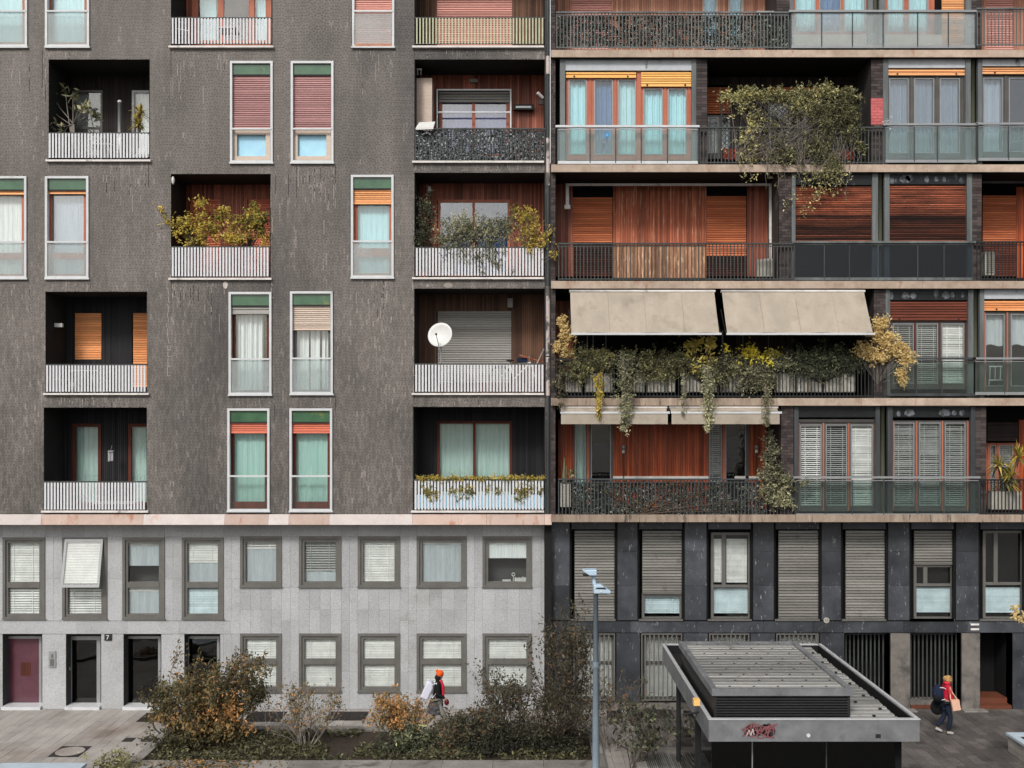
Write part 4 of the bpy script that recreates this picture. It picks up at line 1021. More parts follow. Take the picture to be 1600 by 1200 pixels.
for a, b in low:
    y = BY+.2; wd = put('window', frame_mb(a+4, 991, b-2, 1094, y, y+.05, 4, (), (1035,)), M['baseframe'], RB)
    put('venetian_blind', venetian(a+7, 994, b-5, 1088, y+.08, .055, .9), M['blind'], wd, kind='stuff'); put('pane', pane_mb(a+6, 993, b-4, 1091, y+.03), M['pane'], wd)
    gr = put('window_grille', frame_mb(a+1, 990, b-1, 1095, BY-.03, BY+.01, 2), M['baseframe'], RB)
    q = a+7
    while q < b-4: m_ = MB(); m_.pb(q-1, 991, q+1.4, 1093, BY-.015, BY+.005); put('grille_bar', m_, M['baseframe'], gr); q += 7
for a, b in voids[:2]:
    gr = put('entrance_grille', frame_mb(a+1, 989.5, b-1, 1094, BY+.3, BY+.34, 2), M['rail'], RB); q = a+8
    while q < b-2: m_ = MB(); m_.pb(q-1.1, 990, q+1.1, 1093, BY+.31, BY+.33); put('grille_bar', m_, M['rail'], gr); q += 6.5
    s = MB(); s.box(X(a,BY), X(b,BY), BY+.1, BY+.5, 0, .22); put('step', s, M['conc_d'], RB)
    s = MB(); s.box(X(a,BY)+.05, X(b,BY)-.05, BY+.02, BY+.1, 0, .1, .4); put('step', s, M['step'], RB)
for a, b in ((1391,1421),(1502,1530)):
    mb = MB(); mb.box(X(a,BY), X(b,BY), BY-.05, BY+.6, 0, Z(989.5,BY)); c_ = put('concrete_column', mb, M['conc_d'], RB)
    mb = MB(); mb.box(X(a-2,BY), X(b+6,BY), BY-.35, BY-.05, 0, .03); put('base_apron', mb, M['conc'], RB)
s = MB(); s.box(X(1531,BY), X(1581,BY), BY+.3, BY+1.0, 0, .25); s.box(X(1531,BY), X(1581,BY), BY-.0, BY+.3, 0, .1); put('step', s, M['step'], RB)
mb = MB(); mb.box(X(1582,BY), X(1900,BY), BY-.02, BY+.4, 0, Z(989.5,BY)); put('side_wall', mb, M['marble'], RB)
mb = MB(); mb.tube([(X(1291,BY),BY-.03,Z(969,BY)),(X(1291,BY),BY-.005,Z(969,BY))], .085, 14); pl = put('house_number_plate', mb, M['whitedirty'], RB)
text('11', .1, (X(1291,BY),BY-.034,Z(969,BY)), M['rail_blk'], pl, 'numeral')
for yy_ in (976,983.5):
    mb = MB(); mb.pb(1517,yy_-1.6,1530,yy_+1.2,BY-.02,BY-.003); put('notice_strip', mb, M['sill'], RB)

# =================================================================== PLANTS
def P(px, py, y): return (X(px, y), y, Z(py, y))
def leaf_geo(c, size, tone, up=.35, face=.5):
    n = len(c); nrm = NR.normal(size=(n,3)); nrm[:,1] -= face*1.4; nrm[:,2] += up*1.4
    nrm /= np.linalg.norm(nrm, axis=1)[:,None]; u = np.cross(nrm, NR.normal(size=(n,3))); u /= np.linalg.norm(u, axis=1)[:,None]
    w_ = np.cross(nrm, u); s = (size*NR.uniform(.6,1.35,n))[:,None]
    v = np.stack([c-u*s, c+w_*s*.42-nrm*s*.12, c+u*s, c-w_*s*.42-nrm*s*.12], 1)
    return v.reshape(-1,3), np.arange(n*4).reshape(n,4), tone
def clumps(ells, per=16, sig=.07, shell=.45):
    """points in clumps inside ellipsoids (cx,cy,cz,rx,ry,rz,n, tone)"""
    pts, tn, cen = [], [], []
    for (cx,cy,cz,rx,ry,rz,n,tb) in ells:
        K = max(1, int(n/per)); d = NR.normal(size=(K,3)); d /= np.linalg.norm(d,axis=1)[:,None]
        d *= (shell+(1-shell)*NR.rand(K))[:,None]*(1+.28*NR.normal(size=K))[:,None]
        cc = np.array([cx,cy,cz])+d*np.array([rx,ry,rz]); cen.append(cc); kt = NR.uniform(-.22,.22,K)
        idx = NR.randint(0,K,n); pts.append(cc[idx]+NR.normal(size=(n,3))*sig*np.array([1,.8,1])*NR.uniform(.5,1.5,n)[:,None])
        tn.append(tb+kt[idx]+NR.uniform(-.18,.18,n))
    return np.concatenate(pts), np.clip(np.concatenate(tn),0,1), np.concatenate(cen)
def E(px, py, y, rxp, rzp, ry, n, tone=.45):
    k = (D+y)/F; return (X(px,y), y, Z(py,y), rxp*k, ry, rzp*k, n, tone)
def stems_to(mb, base, cen, k, r=.012, sag=.0, tone=.5):
    if len(cen) == 0: return
    for i in NR.choice(len(cen), min(k, len(cen)), replace=False):
        b = Vector(base[R.randrange(len(base))]) if isinstance(base, list) else Vector(base); e = Vector(cen[i]); m_ = b.lerp(e,.5)+Vector((R.uniform(-.06,.06),R.uniform(-.04,.04),sag+R.uniform(0,.08)))
        mb.tube([b, b.lerp(m_,.6)+Vector((R.uniform(-.02,.02),0,.02)), m_, e], [r, r*.8, r*.6, r*.3], 4, tone+R.uniform(-.3,.3), cap=False)
def plant(name, label, cat, base, ells, size, lm, bark='twigdk', nst=30, r=.012, per=16, sig=.07, group=None, bases=None, pot=None, up=.35, sag=0, shell=.45):
    t = thing(name, label, cat, base, group); pts, tn, cen = clumps(ells, per, sig, shell)
    v, f, tt = leaf_geo(pts, size, tn, up); put('foliage', (v, f, tt), LF[lm] if lm in LF else M[lm], t, kind='stuff')
    if nst: mb = MB(); stems_to(mb, bases or base, cen, nst, r, sag); put('stem', mb, M[bark], t, kind='stuff')
    if pot: mb = MB(); mb.tube([(base[0],base[1],base[2]-pot[1]),(base[0],base[1],base[2])], [pot[0]*.75,pot[0]], 12); put('pot', mb, M[pot[2]], t)
    return t
def rosette(name, label, cat, heads, lm, L=.42, wid=.028, n=46, base=None, trunk=True, pot=None, droop=.25):
    base = base or heads[0]; t = thing(name, label, cat, base); vs, fs, ts = [], [], []
    for h in heads:
        for i in range(n):
            a = R.uniform(0,2*math.pi); el = R.uniform(-.6,1.4); l = L*R.uniform(.65,1.1)
            d = Vector((math.cos(a)*math.cos(el), math.sin(a)*math.cos(el), math.sin(el))); s = d.cross(Vector((0,0,1))).normalized()*wid
            if s.length < 1e-6: s = Vector((wid,0,0))
            p0 = Vector(h); p1 = p0+d*l*.5; p2 = p0+d*l-Vector((0,0,droop*l*math.cos(el)))
            b = len(vs); vs += [tuple(p0-s*.5),tuple(p0+s*.5),tuple(p1-s),tuple(p1+s),tuple(p2)]; tt = R.uniform(.2,.95)
            fs += [(b,b+1,b+3,b+2),(b+2,b+3,b+4)]; ts += [tt,tt]
    mb = MB(); mb.v, mb.f, mb.t = vs, fs, ts; put('foliage', mb, LF[lm], t, kind='stuff')
    if trunk:
        for h in heads: mb = MB(); mb.tube([h, (base[0]*.5+h[0]*.5, h[1], (base[2]-.2+h[2])/2), (base[0], base[1], base[2]-.6)], [.03,.035,.04], 6); put('trunk', mb, M['bark'], t)
    if pot: mb = MB(); mb.tube([(base[0],base[1],base[2]-.9),(base[0],base[1],base[2]-.5)], [pot[0]*.8,pot[0]], 12); put('pot', mb, M[pot[1]], t)
    return t
def twigs(mb, p, d, L, r, depth, tips, spread=.5, up=.25):
    p = Vector(p); d = Vector(d).normalized(); pts = [p.copy()]; 
    for i in range(3):
        d = (d+Vector((R.gauss(0,.16),R.gauss(0,.16),R.gauss(0,.1)+up*.2))).normalized(); p = p+d*L/3; pts.append(p.copy())
        if depth <= 1: tips.append(tuple(p))
    mb.tube(pts, [r, r*.85, r*.7, r*.5], 4 if depth > 1 else 3, R.random(), cap=False)
    if depth > 0:
        for i in range(R.choice((2,3,3))):
            q = pts[R.choice((1,2,3,3))]; nd = (d+Vector((R.gauss(0,spread),R.gauss(0,spread),R.gauss(0,spread*.5)+up))).normalized()
            twigs(mb, q, nd, L*R.uniform(.55,.8), r*.6, depth-1, tips, spread, up)
def bush(name, label, base, stems, L, r, depth, lm, nleaf, lsize, bark='twigdk', spread=.45, up=.3, wid=.8, extra=None, sig=.06, lean=(0,0), cat='shrub', tone=.5, group=None):
    t = thing(name, label, cat, base, group); mb = MB(); tips = []
    for i in range(stems):
        a = R.uniform(0, 2*math.pi); q = R.random()*wid
        twigs(mb, (base[0]+math.cos(a)*.12*wid, base[1]+math.sin(a)*.1, base[2]), (math.cos(a)*q+lean[0], math.sin(a)*q*.6+lean[1], 1), L*R.uniform(.7,1.1), r, depth, tips, spread, up)
    put('stem', mb, M[bark], t, kind='stuff')
    tp = np.array(tips); kt = NR.uniform(-.3,.3,len(tp)); idx = NR.randint(0,len(tp),nleaf)
    pts = tp[idx]+NR.normal(size=(nleaf,3))*sig; tn = tone+kt[idx]+NR.uniform(-.22,.22,nleaf)
    if extra:
        p2, t2, _ = clumps(extra, 18, .08); pts = np.concatenate([pts,p2]); tn = np.concatenate([tn,t2])
    ok = pts[:,2] > .02; pts, tn = pts[ok], np.clip(tn[ok],0,1)
    put('foliage', leaf_geo(pts, lsize, tn), LF[lm], t, kind='stuff'); return t

# ---- loggia plants, left building
b = P(118,240,.45)
t = thing('potted_plant', 'leggy rubber plant with grey-green leaves in the top left dark loggia', 'plant', b); mb = MB(); tips = []
for q in ((80,150),(100,140),(112,150),(130,165),(140,175),(85,195),(96,205),(150,180),(76,168),(120,172)):
    e = Vector(P(q[0]+2,q[1],.45+R.uniform(-.2,.2))); m_ = Vector(P(112+R.uniform(-4,4), 195, .45)); mb.tube([b, m_, m_.lerp(e,.6)+Vector((0,0,-.05)), e], [.022,.018,.013,.008], 5); tips += [tuple(e)]*10
put('stem', mb, M['twig'], t, kind='stuff'); tp = np.array(tips)+NR.normal(size=(len(tips),3))*.1
put('foliage', leaf_geo(tp, .12, NR.rand(len(tp)), .2), LF['greyleaf'], t, kind='stuff')
rosette('potted_plant', 'spiky yellow-green yucca at the right end of the top left dark loggia', 'plant', [P(219,178,.4),P(216,195,.4)], 'yellow', .36, .026, 60, P(218,200,.4))
plant('potted_shrub', 'golden-leaved shrub spilling from the left end of the reddish loggia', 'plant', P(310,400,.3), [E(285,350,.1,18,22,.2,420,.62),E(320,360,.2,30,22,.3,1000,.6),E(312,318,.1,10,7,.15,130,.7),E(257,332,-.05,6,8,.05,44,.8),E(266,342,.0,7,7,.06,60,.7),E(335,345,.3,22,20,.3,300,.45),E(300,378,.1,28,8,.2,200,.6)], .05, 'greengold', 'twigdk', 40, sig=.06)
plant('potted_shrub', 'yellow-green shrub filling the right end of the reddish loggia', 'plant', P(390,400,.3), [E(380,345,.2,26,24,.3,900,.55),E(405,350,.1,14,26,.2,560,.35),E(365,372,.1,26,10,.2,460,.75),E(412,372,.05,9,9,.1,130,.8),E(345,330,.2,14,14,.2,160,.6),E(398,325,.2,10,9,.1,120,.5)], .05, 'greengold', 'twigdk', 40, sig=.06)
plant('potted_shrub', 'dark narrow evergreen at the left end of the loggia with the blue window', 'plant', P(662,425,.25), [E(664,340,.2,16,36,.25,900,.3),E(655,370,.1,12,30,.15,400,.35),E(668,395,.2,18,18,.2,300,.35)], .04, 'dark', nst=20, pot=(.16,.3,'terracotta'))
plant('climbing_plant', 'grey-green ivy mound growing over and through the white railing below the blue window', 'plant', P(740,425,.15), [E(735,362,.05,50,24,.2,3600,.5),E(780,358,.05,26,22,.2,1500,.48),E(700,375,.05,24,14,.15,600,.45),E(745,395,-.06,60,16,.04,700,.4),E(720,345,.1,30,14,.1,350,.6),E(770,410,-.07,30,14,.03,160,.5)], .036, 'ivy', 'twig', 70, sig=.06, bases=[P(700,425,.2),P(740,425,.2),P(780,425,.2)])
plant('potted_shrub', 'thin golden autumn shrub at the right end of the loggia with the blue window', 'plant', P(826,425,.2), [E(825,355,.0,24,34,.2,1000,.62),E(815,335,.1,18,20,.15,260,.6),E(850,370,-.1,14,22,.08,170,.7),E(864,398,-.2,5,8,.05,40,.7),E(835,385,.0,22,12,.1,200,.65)], .042, 'greengold', 'twig', 50, sig=.06)
# trailing window-box hedge of the lowest loggia
plant('trailing_plant', 'long golden-green trailing hedge along the top of the lowest white railing', 'plant', P(750,755,.05), [E(655+i*9.5,747,-.02,8,3.4,.08,120,.65) for i in range(21)]+[E(655+R.uniform(0,195),762+R.uniform(0,14),-.055,3,9,.02,50,.45) for i in range(34)]+[E(676+R.uniform(-1,1),775,-.055,1,14,.01,22,.4),E(712,785,-.055,1,6,.01,10,.4)], .03, 'yellow' if 0 else 'greengold', nst=0, per=9, sig=.03)
mb = MB(); mb.pb(650,751,850,768,.05,.25); o = put('window_box', mb, M['green'], None); tagit(o, 'long green trough holding the trailing hedge of the lowest wide loggia', 'planter')

# ---- leaf screens behind the rails
def leaf_screen(x0, x1, y0, y1, y, n, lm, label, size=.03):
    t = thing('leaf_screen', label, 'privacy screen', P((x0+x1)/2, y1, y)); xa, xb, za, zb_ = X(x0,y), X(x1,y), Z(y1,y), Z(y0,y)
    c = np.stack([NR.uniform(xa,xb,n), NR.uniform(y-.03,y+.05,n), NR.uniform(za,zb_,n)],1)
    keep = vnoise(c[:,0]*1.0, c[:,2], 7) > .22; c = c[keep]; tn = np.clip(NR.beta(1.3,2.2,len(c))+.15*(vnoise(c[:,0],c[:,2],2)-.5), 0, 1)
    put('foliage', leaf_geo(c, size*1.45, tn, 0, 1.2), LF[lm], t, kind='stuff')
    mb = MB(); q = x0
    while q < x1: mb.pb(q, y0, q+1.1, y1, y+.06, y+.068); q += 2.4
    r_ = y0
    while r_ < y1: mb.pb(x0, r_, x1, r_+.8, y+.07, y+.078); r_ += 3
    put('mesh_backing', mb, M['hedge_plastic'], t, kind='stuff')
leaf_screen(870,1231,25,74,-.05,8200,'screen','long dusty grey-green leaf screen behind the uppermost right balcony rail')
leaf_screen(650,850,204,250,.0,6400,'screenw','frosty black-and-white leaf screen behind the loggia railing beside the joint')
leaf_screen(894,1195,753,805,-.05,6000,'screen','dark leaf screen behind the lowest right balcony rail', .032)
plant('climbing_plant', 'sparse red and brown creeper threaded through the lowest dark leaf screen', 'plant', P(1000,804,-.14), [E(940,770,-.14,30,16,.02,140,.5),E(1010,790,-.14,40,12,.02,200,.8),E(1085,770,-.14,50,16,.02,200,.4),E(1150,785,-.14,40,16,.02,160,.4),E(1060,757,-.14,26,4,.02,90,.95)], .03, 'brownish', nst=16, sig=.06)

# ---- great trellis ivy on row one, right building
t = thing('trellis', 'black diamond lattice trellis on the planted balcony, mostly hidden in ivy', 'trellis', P(1235,250,-.02)); mb = MB()
x0_, x1_, z0_, z1_ = X(1128), X(1344), Z(252), Z(150); st_ = .14
for s_ in (1,-1):
    q = x0_-(z1_-z0_)
    while q < x1_+(z1_-z0_):
        pts = []
        for zc in (z0_, z1_):
            xx_ = q+s_*(zc-(z0_+z1_)/2); pts.append((xx_, zc))
        (xa,za),(xb,zb_) = pts
        def cut(xa,za,xb,zb_):
            if xa < x0_: za += (x0_-xa)*(zb_-za)/(xb-xa); xa = x0_
            if xa > x1_: za += (x1_-xa)*(zb_-za)/(xb-xa); xa = x1_
            return xa, za
        if max(xa,xb) > x0_ and min(xa,xb) < x1_:
            a_ = cut(xa,za,xb,zb_); b_ = cut(xb,zb_,xa,za); mb.tube([(a_[0],-.03+s_*.006,a_[1]),(b_[0],-.03+s_*.006,b_[1])], .009, 4)
        q += st_
put('lattice', mb, M['rail_blk'], t, kind='stuff')
mb = MB(); mb.pb(1126,148,1346,150,-.05,-.01); mb.pb(1126,148,1128.5,255,-.05,-.01); mb.pb(1343,148,1346,255,-.05,-.01); put('trellis_frame', mb, M['rail_blk'], t)
plant('climbing_plant', 'huge olive and grey ivy curtain draped over the trellis on the fourth right-hand floor', 'plant', P(1250,250,-.15),
  [E(1140,150,-.15,18,10,.1,420,.72),E(1175,146,-.15,26,11,.12,1300,.68),E(1215,150,-.15,28,13,.12,1300,.6),E(1255,150,-.15,28,16,.15,1600,.6),E(1292,143,-.18,18,16,.15,700,.6),E(1325,150,-.16,20,14,.15,700,.55),
   E(1160,165,-.16,20,20,.1,300,.7),E(1178,190,-.17,14,26,.1,420,.75),E(1165,215,-.18,20,18,.1,300,.75),
   E(1298,180,-.18,34,34,.18,3200,.4),E(1260,170,-.18,34,16,.12,1300,.5),E(1230,245,-.2,44,16,.1,700,.5),E(1290,275,-.24,26,14,.1,500,.5),E(1325,185,-.18,24,38,.15,1800,.4),E(1280,225,-.2,32,28,.15,2000,.42),E(1295,255,-.22,22,22,.12,500,.5),E(1340,225,-.2,14,22,.1,260,.45),E(1215,225,-.2,40,30,.1,500,.45),E(1170,240,-.2,24,18,.1,180,.7),
   E(1200,200,-.14,30,40,.05,420,.4),E(1240,190,-.12,16,40,.04,220,.4)], .04, 'olive', 'twig', 150, .009, sig=.05, per=14, shell=.3, bases=[P(1150,250,-.12),P(1200,250,-.12),P(1250,250,-.12),P(1310,250,-.12)])
t = thing('hanging_vine', 'bare grey vine stems with last yellow leaves dangling below the ivy balcony', 'plant', P(1240,250,-.25)); mb = MB(); tips = []
for i in range(95):
    px = R.uniform(1150,1345); py = R.uniform(190,240); y = -.22-R.random()*.1; pts = []; L_ = R.uniform(30,78) if 1195 < px < 1320 else R.uniform(15,45); k_ = 7
    dx = 0
    for j in range(k_): dx += R.gauss(0,4); pts.append(P(px+dx, py+L_*j/(k_-1), y+R.gauss(0,.02)))
    mb.tube(pts, [.007]*(k_-1)+[.003], 3, R.random(), cap=False)
    if R.random() < .5: tips += [pts[-1]]*4+[pts[-2]]*2
put('stem', mb, M['twig'], t, kind='stuff')
for (a,b_,c_) in ((1262,282,40),(1285,292,50),(1262,325,44),(1275,305,46),(1180,278,20),(1163,272,16),(1245,308,22),(1230,322,14),(1300,300,22),(1322,275,24),(1292,270,60),(1310,285,40),(1258,335,14)): tips += [tuple(np.array(P(a,b_,-.28))+NR.normal(size=3)*.09) for _ in range(c_)]
tp = np.array(tips)+NR.normal(size=(len(tips),3))*.025; put('foliage', leaf_geo(tp, .04, np.clip(NR.normal(.7,.2,len(tp)),0,1)), LF['olive'], t, kind='stuff')
for i, (a, b_) in enumerate(((1130,1188),(1192,1225),(1298,1336))):
    mb = MB(); mb.pb(a,232,b_,249,.02,.24); o = put('flower_trough', mb, M['terracotta'], None)
    tagit(o, ['terracotta trough at the left foot of the ivy trellis','shorter terracotta trough beside the left one under the ivy trellis','terracotta trough at the right foot of the ivy trellis'][i], 'planter')

# ---- planted balcony, third right-hand floor
PG = 'wooden planter boxes along the planted balcony'
for i, (a, b_) in enumerate(((883,908),(914,957),(990,1007),(1012,1055),(1066,1120),(1126,1160),(1214,1242),(1246,1284),(1288,1336))):
    t = thing('planter_box', ['small grey planter box at the far left of the planted balcony','whitewashed planter box second from the left on the planted balcony','narrow planter box right of the long hanging vine','planter box in the left middle with a wide green bush','long rust-stained planter box in the middle of the planted balcony','planter box right of the second hanging vine','planter box under the grey twigs right of the middle','pale planter box third from the right end','long pale planter box nearest the right end of the planted balcony'][i], 'planter', P((a+b_)/2,614,.1), PG)
    mb = MB(); mb.pb(a,583,b_,613,.04,.34); put('box', mb, M['whitedirty'], t); q = a+1.5
    while q < b_-3: mb = MB(); mb.pb(q,584,min(q+4.6,b_-.8),612,.02,.037,R.random()); put('plank', mb, M['whitedirty'], t); q += 5.2
def hang(px, y0, y1, w_, n, lm, label, tone=.55, y=-.5):
    ells = []; k_ = max(3, int((y1-y0)/9))
    for j in range(k_): u = j/(k_-1); ells.append(E(px+R.uniform(-2,2)+w_*.3*math.sin(u*3), y0+(y1-y0)*u, y+.25*max(0,.3-u)/.3, w_*(1.15-.7*u*u), 8, .09, int(2.8*n/k_*(1.3-.8*u)), tone+R.uniform(-.08,.1)))
    plant('hanging_vine', label, 'plant', P(px, y0, y), ells, .036, lm, 'twig', 8, .006, per=10, sig=.035, shell=.1)
plant('potted_shrub','sandy yellow shrub at the left end of the planted balcony','plant',P(880,590,.0),[E(878,505,-.1,10,14,.12,360,.6),E(884,525,-.1,14,14,.12,420,.6),E(876,545,-.1,12,10,.1,300,.6),E(888,552,-.1,10,6,.1,160,.55)],.045,'sand',nst=14,sig=.05)
plant('potted_shrub','dark green bush with small yellow tips left of the long hanging vine','plant',P(925,590,.1),[E(905,575,-.12,26,26,.15,1800,.4),E(938,565,-.12,26,18,.18,1800,.45),E(925,552,-.1,26,10,.12,260,.75),E(880,595,-.16,14,26,.08,300,.3),E(950,560,-.1,14,12,.1,260,.8)],.038,'olive',nst=24,sig=.05)
plant('potted_shrub','wide olive-green bush in the left middle of the planted balcony','plant',P(1025,590,.1),[E(1010,568,-.12,36,22,.2,2600,.45),E(1045,570,-.12,26,18,.2,2200,.45),E(1030,588,-.15,30,10,.12,500,.5),E(985,555,-.08,14,14,.1,220,.6)],.036,'olive',nst=24,sig=.05)
plant('climbing_plant','long dark ivy hedge filling the middle of the planted balcony rail','plant',P(1100,600,.0),[E(1090,574,-.12,40,14,.15,1500,.4),E(1145,570,-.12,36,16,.15,1500,.45),E(1060,560,-.08,30,10,.12,700,.45),E(1125,592,-.18,26,9,.08,400,.4)],.036,'olive','twigdk',40,sig=.06)
plant('potted_shrub','bright yellow broad-leaved maple sapling in the middle of the planted balcony','plant',P(1090,590,.1),[E(1080,545,-.1,18,14,.15,150,.6),E(1105,535,-.1,16,12,.15,130,.7),E(1095,562,-.12,22,8,.1,120,.8),E(1088,577,-.15,8,6,.05,50,.95)],.075,'yellow','twig',14,sig=.07)
plant('potted_shrub','grey leafless wisteria tangle with yellow leaves right of the middle','plant',P(1180,600,.0),[E(1165,548,-.1,26,12,.15,260,.5),E(1185,558,-.14,26,14,.15,400,.8),E(1205,550,-.1,14,10,.1,100,.6)],.05,'brightyel','twig',50,.009,sig=.07)
plant('climbing_plant','dense grey-green ivy bush hanging over the balcony edge right of the second vine','plant',P(1175,600,-.1),[E(1175,592,-.22,36,24,.15,1500,.4),E(1150,575,-.18,18,18,.12,400,.5),E(1200,585,-.2,24,26,.12,800,.4),E(1220,565,-.15,24,16,.15,700,.5)],.034,'ivy','twigdk',40,.007,sig=.05)
plant('potted_shrub','rounded dark green bush near the right end of the planted balcony','plant',P(1285,600,.05),[E(1260,562,-.12,30,24,.2,1500,.45),E(1300,558,-.12,34,24,.22,2000,.4),E(1335,570,-.1,22,20,.15,900,.35),E(1280,585,-.16,40,12,.12,700,.4),E(1230,570,-.12,16,18,.1,400,.5)],.034,'dark',nst=34,sig=.05)
plant('potted_shrub','large sandy yellow shrub leaning past the right end of the planted balcony','plant',P(1370,600,.0),[E(1378,505,-.2,12,12,.12,420,.6),E(1368,520,-.2,10,10,.1,260,.6),E(1388,532,-.25,16,14,.15,620,.65),E(1350,548,-.18,18,10,.12,520,.6),E(1405,545,-.25,18,14,.15,640,.6),E(1376,558,-.2,22,10,.15,500,.55),E(1418,562,-.28,12,12,.1,380,.65),E(1408,585,-.28,8,14,.08,220,.65),E(1412,596,-.28,5,8,.05,70,.7)],.045,'sand','twig',50,.009,sig=.055)
hang(934,592,650,5,420,'greengold','slim pale yellow-green vine hanging from the second planter box',.65)
hang(974,558,668,17,1500,'ivy','long thick ivy tress hanging left of the middle of the planted balcony',.5)
hang(1105,578,668,12,900,'ivy','long pale ivy tress hanging in front of the right-hand rolled awning',.6)
hang(1068,592,645,3,110,'ivy','short thin ivy strand hanging in the middle of the planted balcony',.5)
hang(1196,600,664,9,260,'greyleaf','thin grey ivy strand hanging near the right end of the rolled awning',.6)
hang(874,588,632,5,200,'brownish','dry brown strand hanging at the joint at the left end of the planted balcony',.6)
plant('climbing_plant','tall climbing ivy beside the brick pier of the lowest right-hand loggia','plant',P(1205,800,-.1),[E(1205,690,-.1,8,16,.08,260,.35),E(1203,715,-.12,14,22,.1,520,.35),E(1207,745,-.18,20,22,.12,800,.4),E(1228,755,-.2,16,18,.1,420,.45),E(1215,778,-.22,20,14,.1,700,.6),E(1196,765,-.2,12,14,.08,300,.5),E(1230,785,-.22,12,10,.06,260,.6),E(1190,740,-.15,8,12,.06,120,.4),E(1262,755,-.2,18,4,.04,70,.5)],.042,'ivy','twigdk',50,.008,sig=.05)
rosette('potted_plant','big spiky yucca over the white trough in the lowest corner loggia','plant',[P(1560,728,.1),P(1580,745,.15),P(1592,715,.25),P(1570,755,.05)],'greengold',.56,.03,50,P(1568,765,.15),droop=.35)
mb = MB(); mb.pb(1549,768,1596,796,.0,.3); o = put('planter_trough', mb, M['whitedirty'], None); tagit(o,'long white trough under the yucca in the lowest corner loggia','planter')
rosette('potted_plant','pale agave behind the left end of the lowest right-hand balcony rail','plant',[P(893,740,.0)],'greyleaf',.24,.035,26,P(893,750,.0),trunk=False,droop=.1)
t = thing('cactus','tall thin grey-green column cactus beside the agave on the lowest right balcony','plant',P(882,790,.05)); mb = MB(); mb.tube([P(882,785,.05),P(881,745,.05),P(882,715,.05)],[.05,.05,.012],7); put('column', mb, LF['greyleaf'], t); mb = MB(); mb.tube([P(885,785,.05),P(885,728,.05)],[.035,.01],6); put('side_column', mb, LF['greyleaf'], t)
plant('potted_plant','small dead-white flowering twigs at the end pier of the frosted balcony rail','plant',P(1385,196,-.08),[E(1386,190,-.1,3,5,.03,24,.9)],.03,'screenw',nst=5)
plant('tree_branch','few dry leaves of a street tree entering at the right edge by the last window','branch',(X(1640,-6),-6,Z(972,-6)),[E(1586,950,-6,5,5,.06,18,.8),E(1592,964,-6,12,5,.1,46,.7)],.07,'sand','twig',8,.008,sig=.05,per=8)

# =================================================================== AWNINGS
def awning(x0, x1, ytop, ybot, out, drop_lbl, rolled=False):
    zt_, k_ = Z(ytop,-.1), 0; a, b_ = X(x0,-.1), X(x1,-.1); yo = -.1-out; zb_ = Z(ybot,yo)
    t = thing('awning', drop_lbl, 'awning', ((a+b_)/2,-.1,zt_), 'sand-coloured awnings on the right-hand building')
    mb = MB(); nx, nz = 40, 10
    for i in range(nx):
        for j in range(nz):
            def q(u, v_):
                sag = .04*math.sin(v_*math.pi)+.012*math.sin(u*17+v_*3+x0)*v_; return (a+(b_-a)*u, -.1+(yo+.1)*v_-.012*math.sin(u*29+x0)*math.sin(v_*3.1), zt_+(zb_-zt_)*v_-sag)
            mb.quad(q(i/nx,j/nz), q((i+1)/nx,j/nz), q((i+1)/nx,(j+1)/nz), q(i/nx,(j+1)/nz))
    put('canvas', mb, M['canvas'], t, smooth=False)
    for u in (.26,.51,.77):
        mb = MB(); pts = [(a+(b_-a)*u, -.1+(yo+.1)*v_-.004, zt_+(zb_-zt_)*v_-.03*math.sin(v_*math.pi)) for v_ in np.linspace(0,1,9)]; mb.tube(pts,.006,4,.0,cap=False); put('seam', mb, M['canvas'], t)
    mb = MB(); mb.tube([(a-.03,-.1+.02,zt_+.03),(b_+.03,-.1+.02,zt_+.03)], .045, 10); put('roller', mb, M['sill'], t, smooth=True)
    mb = MB(); mb.box(a-.02,b_+.06,yo-.03,yo+.02,zb_-.06,zb_); put('front_bar', mb, M['alu'], t)
    if rolled: mb = MB(); mb.box(a, b_, yo-.012, yo-.006, zb_-.36, zb_-.02); put('valance', mb, M['canvas'], t)
    for xx_ in (a-.035, b_+.035): mb = MB(); mb.tube([(xx_,-.1,zt_-.5 if not rolled else zt_),(xx_,yo,zb_-.02)], .012, 5); put('arm', mb, M['rail_blk'], t)
    return t
awning(891,1116,456.5,520,.75,'left one of the two large lowered sand-coloured awnings')
awning(1128,1350,456.5,520,.75,'right one of the two large lowered sand-coloured awnings')
awning(876,1041,638,643,.3,'left one of the two rolled-up awnings above the red wood loggia', True)
awning(1047,1214,638,643,.3,'right one of the two rolled-up awnings above the red wood loggia', True)
mb = MB(); mb.tube([P(1129,516,-.3),P(1129,610,-.14)], .025, 6); o = put('awning_post', mb, M['rail_blk'], None); tagit(o,'thin dark support post between the two large lowered awnings','post')

# =================================================================== BALCONY THINGS
def ac_unit(x0, y0, x1, y1, y, label, grille='front', side=0):
    t = thing('air_conditioner', label, 'air conditioner', P((x0+x1)/2,y1,y)); mb = MB(); mb.pb(x0,y0,x1,y1,y,y+.32); put('casing', mb, M['whitedirty'], t)
    if side: s = MB(); s.box(X(x0,y)-.2,X(x0,y),y+.02,y+.3,Z(y1,y),Z(y0,y)-.02); put('side_casing', s, M['whitedirty'], t)
    q = y0+3
    while q < y1-3: mb = MB(); mb.pb(x0+2.2,q,x1-2.2,q+1.4,y-.012,y-.002); put('grille_slat', mb, M['baseframe'] if grille == 'dark' else M['greysh'], t); q += 3.2
    for f in (.2,.8): mb = MB(); mb.box(X(x0+(x1-x0)*f,y)-.03,X(x0+(x1-x0)*f,y)+.03,y+.02,y+.3,Z(y1,y)-.06,Z(y1,y)); put('foot', mb, M['rail_blk'], t)
